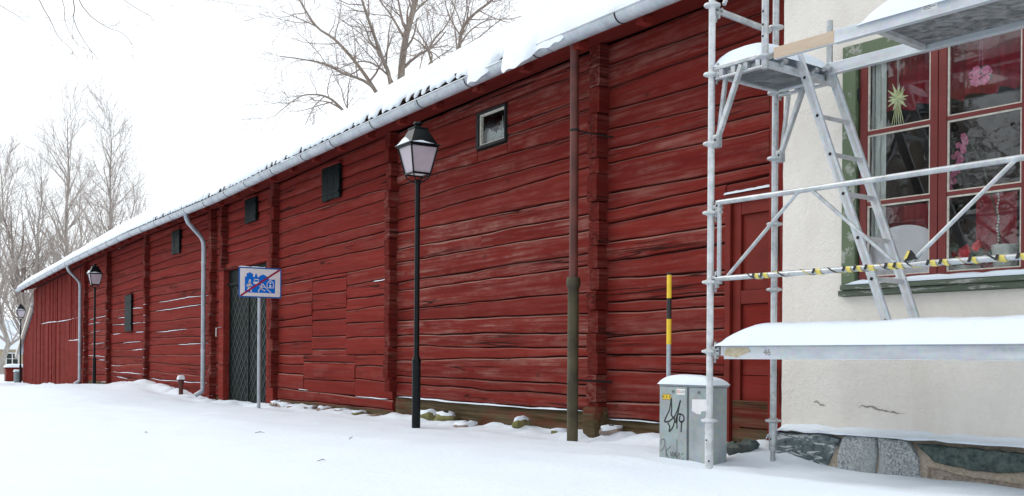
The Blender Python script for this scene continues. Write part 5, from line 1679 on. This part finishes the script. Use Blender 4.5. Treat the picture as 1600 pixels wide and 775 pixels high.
for i, (x, y, L, a) in enumerate(((2.1, -4.9, 0.05, 0.4), (4.7, -3.2, 0.05, 2.0), (-2.4, -2.9, 0.10, 1.0), (-0.6, -2.6, 0.09, 2.5), (-6.5, -5.2, 0.16, 0.6), (0.9, -3.5, 0.07, 1.7), (-4.2, -3.7, 0.08, 0.2))):
    b = MB(); d = Vector((math.cos(a), math.sin(a), 0)) * L * 0.55
    b.tube([(-d.x, -d.y, 0), (0.01, 0, 0.012), (d.x, d.y, 0.004)], [0.003, 0.0035, 0.0015], 5); b.tube([(0.01, 0, 0.012), (d.y * 0.5, -d.x * 0.5, 0.02)], [0.003, 0.0015], 4)
    o = b.build('fallen_twig', M['twig']); o.location = (x, y, ground_z(x, y) + 0.004)
    tag(o, 'small brown twig lying on the open snow', 'twig', 'twigs fallen on the snow')

# ------------------------------------------------------------------ far left: cottage, red chest, litter bin
CY = 1.74
ct = empty('cottage', (-76.0, 1.6, -2.1), 'small ochre timber cottage with white window beyond the barn', 'cottage')
k_ = NT('ochre_boarding'); f_ = k_.noise(k_.map((3, 3, 0.4)), 3, 5)
M['ochre'] = k_.set(k_.mix(f_, (0.42, 0.33, 0.22), (0.60, 0.50, 0.36)), 0.85)
b = MB(); b.box(-6, 0, -5.5, 4.5, -0.5, 3.35); b.build('wall', M['ochre'], ct)
b = MB(); b.prism([(-6.5, -6.0, 3.3), (0.45, -6.0, 3.3), (-3.0, -6.0, 5.6)], (0, 11, 0)); b.build('roof', M['snow'], ct)
for y in (CY, CY - 3.2):
    b = MB()
    for bx in ((-0.46, 0.46, 2.10, 2.20), (-0.46, 0.46, 2.99, 3.08), (-0.46, -0.37, 2.20, 2.99), (0.37, 0.46, 2.20, 2.99), (-0.035, 0.035, 2.20, 2.99)):
        b.box(0.005, 0.09, y + bx[0], y + bx[1], bx[2], bx[3])
    b.box(0.005, 0.07, y - 0.369, y - 0.036, 2.60, 2.64); b.box(0.005, 0.07, y + 0.036, y + 0.369, 2.60, 2.64)
    wf = b.build('window', M['white'], ct)
    b = MB(); b.box(0.003, 0.03, y - 0.369, y + 0.369, 2.201, 2.989); b.build('pane', M['room'], wf)
b = MB(); b.box(0.006, 0.12, 2.75, 2.95, -0.5, 3.3); b.build('corner_board', M['white'], ct)
bx_ = empty('grit_chest', (-48.2, 0.15, ground_z(-48.2, 0.15)), 'low red wooden chest with snow on its lid beside the barn end', 'chest')
b = MB(); b.box(-0.35, 0.35, -0.42, 0.60, -0.2, 0.62); b.build('chest_body', M['red_door'], bx_, bevel=0.02)
b = MB(); b.box(-0.40, 0.40, -0.47, 0.65, 0.62, 0.68); b.build('lid', M['red_door'], bx_, bevel=0.01)
tag(snow_cap(0.8, 1.15, 0.16, 12, 12, 2, 4).build('chest_snow', M['snow'], bx_, smooth='all', loc=(0, 0.09, 0.68)), kind='stuff')
bn = empty('litter_bin', (-45.6, -0.05, ground_z(-45.6, -0.05)), 'grey round litter bin standing by the far lamp', 'bin')
b = MB(); b.lathe([(0.13, 0.0), (0.15, 0.08), (0.15, 0.50), (0.16, 0.52)], n=14); b.build('bin_body', M['plastic_grey'], bn, smooth=True)
tag(snow_cap(0.34, 0.34, 0.10, 9, 9, 2, 3).build('bin_snow', M['snow'], bn, smooth='all', loc=(0, 0, 0.52)), kind='stuff')

# ------------------------------------------------------------------ trees
def branch_path(p, d, L, r_, n, up, wig):
    pts = [p.copy()]
    d = d.normalized()
    for i in range(n):
        d = (d + Vector((r_.gauss(0, wig), r_.gauss(0, wig), r_.gauss(0, wig) + up))).normalized()
        p = p + d * (L / n)
        pts.append(p.copy())
    return pts
def grow(mb, pts, r0, r1, level, r_, P):
    """Tube along pts, then side branches of the next level."""
    n = len(pts)
    sides = (7, 5, 4, 3, 3, 3)[min(level, 5)]
    rad = [lerp(r0, r1, (i / (n - 1)) ** 0.8) for i in range(n)]
    target = mb[min(level, len(mb) - 1)]
    target.tube(pts, rad, sides, cap=False)
    if level >= P['levels']:
        return
    L = sum((pts[i + 1] - pts[i]).length for i in range(n - 1))
    cnt = max(2, int(L * P['density'][level] * r_.uniform(0.8, 1.2)))
    for k in range(cnt):
        t = P['start'][level] + (1 - P['start'][level]) * ((k + r_.random()) / cnt)
        f = t * (n - 1); i = min(int(f), n - 2); fr = f - i
        p = pts[i].lerp(pts[i + 1], fr)
        d = (pts[i + 1] - pts[i]).normalized()
        ang = r_.uniform(*P['angle'])
        ax = d.orthogonal().normalized()
        ax.rotate(Matrix.Rotation(r_.uniform(0, 2 * math.pi), 3, d))
        nd = d.copy(); nd.rotate(Matrix.Rotation(ang, 3, ax))
        rr_ = lerp(r0, r1, t)
        cl = P['len'][level] * r_.uniform(0.55, 1.15) * (1.15 - 0.65 * t)
        cr = max(P['rmin'], rr_ * r_.uniform(0.35, 0.6))
        path = branch_path(p, nd, cl, r_, (5, 5, 4, 4, 3, 3)[min(level, 5)], P['up'][min(level, len(P['up']) - 1)], P['wig'])
        grow(mb, path, cr, max(P['rmin'] * 0.7, cr * 0.35), level + 1, r_, P)

def smooth_path(pts, sub=4):
    P = [Vector(p) for p in pts]; out = []
    for i in range(len(P) - 1):
        p0, p1, p2, p3 = P[max(0, i - 1)], P[i], P[i + 1], P[min(len(P) - 1, i + 2)]
        for k in range(sub):
            t = k / sub
            out.append(0.5 * ((2 * p1) + (p2 - p0) * t + (2 * p0 - 5 * p1 + 4 * p2 - p3) * t * t + (3 * p1 - p0 - 3 * p2 + p3) * t ** 3))
    out.append(P[-1]); return out

BIG = dict(levels=4, density=(0.7, 1.8, 3.0, 4.6), start=(0.3, 0.18, 0.2, 0.2), angle=(R(28), R(68)), len=(3.0, 2.3, 1.3, 0.7), up=(0.05, 0.04, 0.03, 0.02), wig=0.16, rmin=0.0068)

def tree_from_limbs(base, trunk, limbs, label, group, P, seed, bark_m, twig_m):
    root = empty('bare_tree', base, label, 'tree', group)
    off = Vector(base)
    r_ = rng(seed)
    tw = [MB(), MB(), MB(), MB(), MB()]
    tp_ = [p - off for p in smooth_path(trunk[0])]
    tb = MB()
    grow([tb] + tw[1:], tp_, trunk[1], trunk[2], 0, r_, P)
    tb.build('trunk', bark_m, root, smooth='all', fix=False)
    for pts, r0, r1 in limbs:
        lb_ = MB()
        grow([lb_, lb_] + tw[2:], [p - off for p in smooth_path(pts)], r0, r1, 1, r_, P)
        lb_.build('limb', bark_m, root, smooth='all', fix=False)
    al = MB()
    for m_ in tw:
        o_ = len(al.v); al.v += m_.v
        al.f += [tuple(i + o_ for i in f) for f in m_.f]; al.m += m_.m
    tag(al.build('twigs', twig_m, root, fix=False), kind='stuff')
    return root
LT = {
    'trunk': [(-29.09, 11.6, 7.39), (-29.04, 11.68, 9.93), (-28.98, 11.77, 11.99), (-28.93, 11.85, 13.01), (-28.87, 11.96, 13.73), (-28.76, 12.12, 14.44), (-28.66, 12.29, 15.28), (-28.55, 12.46, 16.56), (-28.63, 12.34, 18.34)],
    'l2': [(-29.08, 11.62, 9.17), (-28.76, 11.19, 11.63), (-28.45, 10.74, 12.34), (-28.15, 10.27, 12.99), (-27.84, 9.83, 13.59), (-27.51, 9.41, 14.17), (-27.23, 8.92, 15.18)],
    'l3': [(-29.07, 11.63, 9.93), (-30.01, 11.08, 11.58), (-30.88, 10.62, 12.82), (-31.81, 10.08, 13.9), (-32.68, 9.64, 14.58), (-33.53, 9.22, 15.84), (-34.35, 8.86, 17.1)],
    'l3b': [(-30.79, 8.89, 13.96), (-30.64, 8.19, 14.07), (-30.56, 7.38, 14.23)],
    'l4': [(-29.08, 11.61, 10.31), (-29.17, 10.53, 11.5), (-29.28, 9.41, 11.84), (-29.22, 8.57, 12.06), (-29.22, 7.62, 12.09), (-29.14, 6.81, 12.04)],
    'l5': [(-29.07, 11.63, 11.2), (-29.67, 11.62, 12.05), (-30.51, 11.22, 12.77), (-31.33, 10.84, 12.96), (-32.19, 10.42, 12.8)],
    'l6': [(-29.09, 11.6, 8.91), (-29.42, 10.14, 9.81), (-29.31, 9.36, 10.47), (-29.1, 8.77, 10.74), (-28.92, 8.1, 10.74), (-28.78, 7.39, 10.49), (-28.76, 6.47, 9.67)],
    'l7': [(-28.95, 11.83, 13.57), (-29.67, 11.61, 14.6), (-30.37, 11.44, 15.36), (-31.15, 11.14, 16.58)],
    'l8': [(-29.04, 11.67, 10.95), (-28.79, 13.01, 12.75), (-29.42, 12.96, 13.52), (-30.1, 12.8, 14.01)],
    'l12': [(-28.89, 11.91, 13.5), (-29.16, 12.43, 14.68), (-29.16, 13.36, 15.63)],
    't2': [(-31.32, 15.56, 9.43), (-31.33, 15.55, 12.21), (-31.25, 15.68, 14.42), (-31.17, 15.81, 15.2), (-30.89, 16.26, 15.84), (-30.51, 16.87, 16.41), (-30.2, 17.36, 17.25)],
    'l10': [(-31.22, 15.72, 14.5), (-31.44, 16.32, 15.22), (-31.45, 17.24, 15.86), (-31.39, 18.28, 16.06), (-31.51, 19.03, 16.37)],
    'l11': [(-31.33, 15.55, 11.66), (-32.38, 14.83, 13.99), (-32.75, 15.17, 14.88), (-32.92, 15.84, 15.66), (-33.15, 16.42, 16.58), (-33.5, 16.8, 17.83)],
    'l13': [(-31.32, 15.57, 13.05), (-31.37, 14.55, 13.88), (-31.36, 13.62, 14.13)],
    'l14': [(-31.2, 15.77, 14.72), (-31.09, 15.0, 15.67), (-30.79, 14.53, 16.87)],
}
GRP = 'bare trees behind the barn roof'
tree_from_limbs((LT['trunk'][0][0], LT['trunk'][0][1], -0.3), ([(LT['trunk'][0][0], LT['trunk'][0][1], -0.4)] + LT['trunk'], 0.20, 0.08),
    [(LT['l2'], 0.104, 0.035), (LT['l3'], 0.104, 0.025), (LT['l3b'], 0.031, 0.010), (LT['l4'], 0.083, 0.015), (LT['l5'], 0.062, 0.015), (LT['l6'], 0.088, 0.010), (LT['l7'], 0.057, 0.020), (LT['l8'], 0.052, 0.025), (LT['l12'], 0.047, 0.025)],
    'largest bare tree with wide leaning limbs rising behind the barn roof', GRP, BIG, 1, M['bark'], M['twigs'])
tree_from_limbs((LT['t2'][0][0], LT['t2'][0][1], -0.3), ([(LT['t2'][0][0], LT['t2'][0][1], -0.4)] + LT['t2'], 0.13, 0.04),
    [(LT['l10'], 0.047, 0.010), (LT['l11'], 0.062, 0.020), (LT['l13'], 0.042, 0.010), (LT['l14'], 0.042, 0.015)],
    'smaller bare tree behind the roof ridge, right of the big leaning one', GRP, BIG, 2, M['bark'], M['twigs'])

# upright bare birches beyond the far end of the barn
UP = dict(levels=3, density=(2.8, 2.6, 3.6), start=(0.16, 0.12, 0.12), angle=(R(18), R(48)), len=(4.8, 2.0, 1.1), up=(0.10, 0.07, 0.04), wig=0.10, rmin=0.0075)
def upright(base, h, r0, lean, label, seed, twig_m, P=UP, group='bare trees beyond the barn end', bark_m=None):
    root = empty('bare_tree', base, label, 'tree', group)
    r_ = rng(seed)
    n = 9
    pts = [Vector((lean[0] * h * (i / n) + 0.10 * r_.gauss(0, 1) * (i > 0), lean[1] * h * (i / n) + 0.10 * r_.gauss(0, 1) * (i > 0), -0.5 + (h + 0.5) * i / n)) for i in range(n + 1)]
    tb, tw = MB(), [MB() for _ in range(5)]
    grow([tb] + tw[1:], pts, r0, 0.02, 0, r_, P)
    tb.build('trunk', bark_m or M['bark_pale'], root, smooth='all', fix=False)
    al = MB()
    for m_ in tw:
        o_ = len(al.v); al.v += m_.v; al.f += [tuple(i + o_ for i in f) for f in m_.f]; al.m += m_.m
    tag(al.build('twigs', twig_m, root, fix=False), kind='stuff')
    return root
for (x, y, h, r0, lean, lab, s_) in ((-66.0, 5.4, 17.0, 0.26, (0, 0), 'tallest upright bare birch beyond the barn end', 31),
                                    (-69.8, 8.9, 18.2, 0.20, (0, 0), 'slender bare birch standing just left of the roof slope', 32),
                                    (-61.6, 2.6, 12.5, 0.22, (0.0, 0.05), 'spreading bare tree left of the tallest birch', 33),
                                    (-63.8, 3.1, 13.0, 0.20, (0, -0.16), 'thick bare tree leaning left behind the farthest lamp', 34),
                                    (-59.5, 1.0, 11.0, 0.20, (0, -0.03), 'bare tree at the left edge behind the ochre cottage', 35),
                                    (-74.5, 11.2, 14.5, 0.15, (0, 0.02), 'thin low bare tree showing above the snowy barn roof', 36),
                                    (-82.0, 9.0, 16.0, 0.18, (0, 0.0), 'bare birch between the two tallest ones, farther back', 37)):
    upright((x, y, ground_z(x, y) - 0.3), h, r0, lean, lab, s_, M['twigs_red'] if s_ != 34 else M['twigs'])

# trees across the yard: outside the picture, they show as reflections in the window panes
SIDE = dict(levels=3, density=(1.6, 1.3, 2.0), start=(0.22, 0.15, 0.15), angle=(R(30), R(70)), len=(4.2, 2.2, 1.2), up=(0.05, 0.03, 0.0), wig=0.15, rmin=0.012)
for (x, y, h, s_, lab) in ((-2.5, -13.5, 13.0, 51, 'bare tree across the yard opposite the barn lamp'), (1.5, -17.0, 15.0, 52, 'tall bare tree across the yard opposite the barn window'),
                           (-8.0, -20.0, 16.0, 53, 'far bare tree across the yard at its left end'), (4.5, -22.0, 16.0, 54, 'bare tree across the yard facing the plastered house'), (-5.0, -28.0, 18.0, 55, 'tall bare tree at the back of the yard')):
    upright((x, y, ground_z(x, y) - 0.2), h, 0.30, (0.02, 0.03), lab, s_, M['twigs'], SIDE, 'bare trees across the yard', M['bark'])
# the yard tree whose hanging twigs reach into the top left of the picture
yard = empty('bare_tree', (-3.4, -9.2, ground_z(-3.4, -9.2)), 'yard tree whose thin hanging twigs show at the top left', 'tree')
r_ = rng(61)
YO = Vector(yard.location)
tb = MB(); tb.tube([(0, 0, -0.3), (0.05, 0.1, 2.5), (0.1, 0.1, 5.0), (0.1, 0.3, 8.0)], [0.26, 0.22, 0.18, 0.08], 10); tb.build('trunk', M['bark'], yard, smooth='all')
HANG = dict(levels=4, density=(0, 0, 2.6, 4.0), start=(0.3, 0.3, 0.25, 0.2), angle=(R(20), R(50)), len=(1, 1, 0.42, 0.14), up=(0, 0, -0.06, -0.05), wig=0.14, rmin=0.0018)
lm = MB(); tw = [MB() for _ in range(5)]
def hang(pts, r0, r1):
    pts = [Vector(p) - YO for p in pts]
    grow([tw[0]] * 2 + tw[2:], smooth_path(pts, 3), r0, r1, 2, r_, HANG)
lm.tube([Vector(p) - YO for p in smooth_path([(-3.3, -9.1, 5.0), (-3.1, -7.4, 5.6), (-2.9, -6.0, 5.5), (-2.85, -5.2, 4.95)])], [0.09 * (1 - 0.065 * i) for i in range(13)], 7)
lm.tube([Vector(p) - YO for p in smooth_path([(-3.3, -9.1, 4.4), (-3.0, -7.4, 5.2), (-2.3, -6.0, 5.3), (-1.75, -5.2, 4.75)])], [0.08 * (1 - 0.065 * i) for i in range(13)], 7)
lm.build('limb', M['bark'], yard, smooth='all')
hang([(-2.9, -5.3, 5.0), (-2.96, -5.1, 4.5), (-2.92, -5.0, 4.30), (-2.86, -4.93, 4.12), (-2.6, -4.86, 3.95), (-2.45, -4.80, 3.80)], 0.0059, 0.0020)
hang([(-2.85, -5.2, 5.0), (-2.83, -4.9, 4.5), (-2.84, -4.87, 4.30), (-2.78, -4.80, 4.10), (-2.6, -4.70, 3.95)], 0.0046, 0.0013)
hang([(-1.75, -5.2, 4.75), (-1.70, -4.98, 4.17), (-1.71, -4.97, 3.98), (-1.66, -4.88, 3.77), (-1.60, -4.76, 3.60)], 0.0065, 0.0020)
hang([(-1.80, -5.1, 4.6), (-1.66, -4.90, 4.10), (-1.55, -4.72, 3.92), (-1.45, -4.58, 3.85), (-1.40, -4.50, 3.74)], 0.0059, 0.0020)
hang([(-1.75, -5.2, 4.75), (-1.60, -4.75, 4.35), (-1.50, -4.50, 4.15), (-1.45, -4.30, 4.05)], 0.0046, 0.0020)
hang([(-2.9, -5.5, 4.9), (-3.2, -5.50, 4.52), (-3.2, -5.30, 4.38), (-3.15, -5.2, 4.30)], 0.0046, 0.0020)
hang([(-1.80, -5.1, 4.6), (-1.3, -4.2, 4.30), (-1.1, -3.8, 4.20), (-0.9, -3.4, 4.16)], 0.0039, 0.0013)
al = MB()
for m_ in tw:
    o_ = len(al.v); al.v += m_.v; al.f += [tuple(i + o_ for i in f) for f in m_.f]; al.m += m_.m
tag(al.build('twigs', M['twigs'], yard, fix=False), kind='stuff')

k_ = NT('spruce_needles'); f_ = k_.noise(k_.map((1, 1, 1)), 3, 4)
M['spruce'] = k_.set(k_.mix(f_, (0.020, 0.032, 0.020), (0.050, 0.070, 0.045)), 0.9)
def spruce(x, y, h, seed, label):
    root = empty('spruce_tree', (x, y, ground_z(x, y) - 0.2), label, 'tree', 'dark spruces across the yard')
    r_ = rng(seed)
    b = MB(); b.tube([(0, 0, 0), (0, 0, h)], [0.2, 0.02], 7); b.build('trunk', M['bark'], root)
    b = MB()
    for k in range(2600):
        z = h * (0.06 + 0.94 * r_.random() ** 1.2)
        w = 0.30 * (h - z) * r_.uniform(0.15, 1.0) + 0.05
        a = r_.uniform(0, 2 * math.pi)
        p = Vector((math.cos(a) * w, math.sin(a) * w, z - 0.25 * w))
        d = Vector((math.cos(a), math.sin(a), -0.45)) * r_.uniform(0.25, 0.5)
        t = Vector((-math.sin(a), math.cos(a), r_.uniform(-0.4, 0.4))) * r_.uniform(0.08, 0.16)
        b.poly([p - t, p + t, p + d])
    tag(b.build('crown', M['spruce'], root, fix=False), kind='stuff')
for i, (x, y, h, lab) in enumerate(((-3.5, -24.0, 11.0, 'dark spruce across the yard behind the bare trees'), (0.5, -25.5, 14.0, 'tallest dark spruce across the yard'), (3.0, -27.0, 12.0, 'broad dark spruce facing the house window'),
                                    (-7.5, -25.0, 12.5, 'dark spruce at the left of the row across the yard'), (6.5, -27.0, 13.0, 'dark spruce at the right of the row across the yard'))):
    spruce(x, y, h, 80 + i, lab)
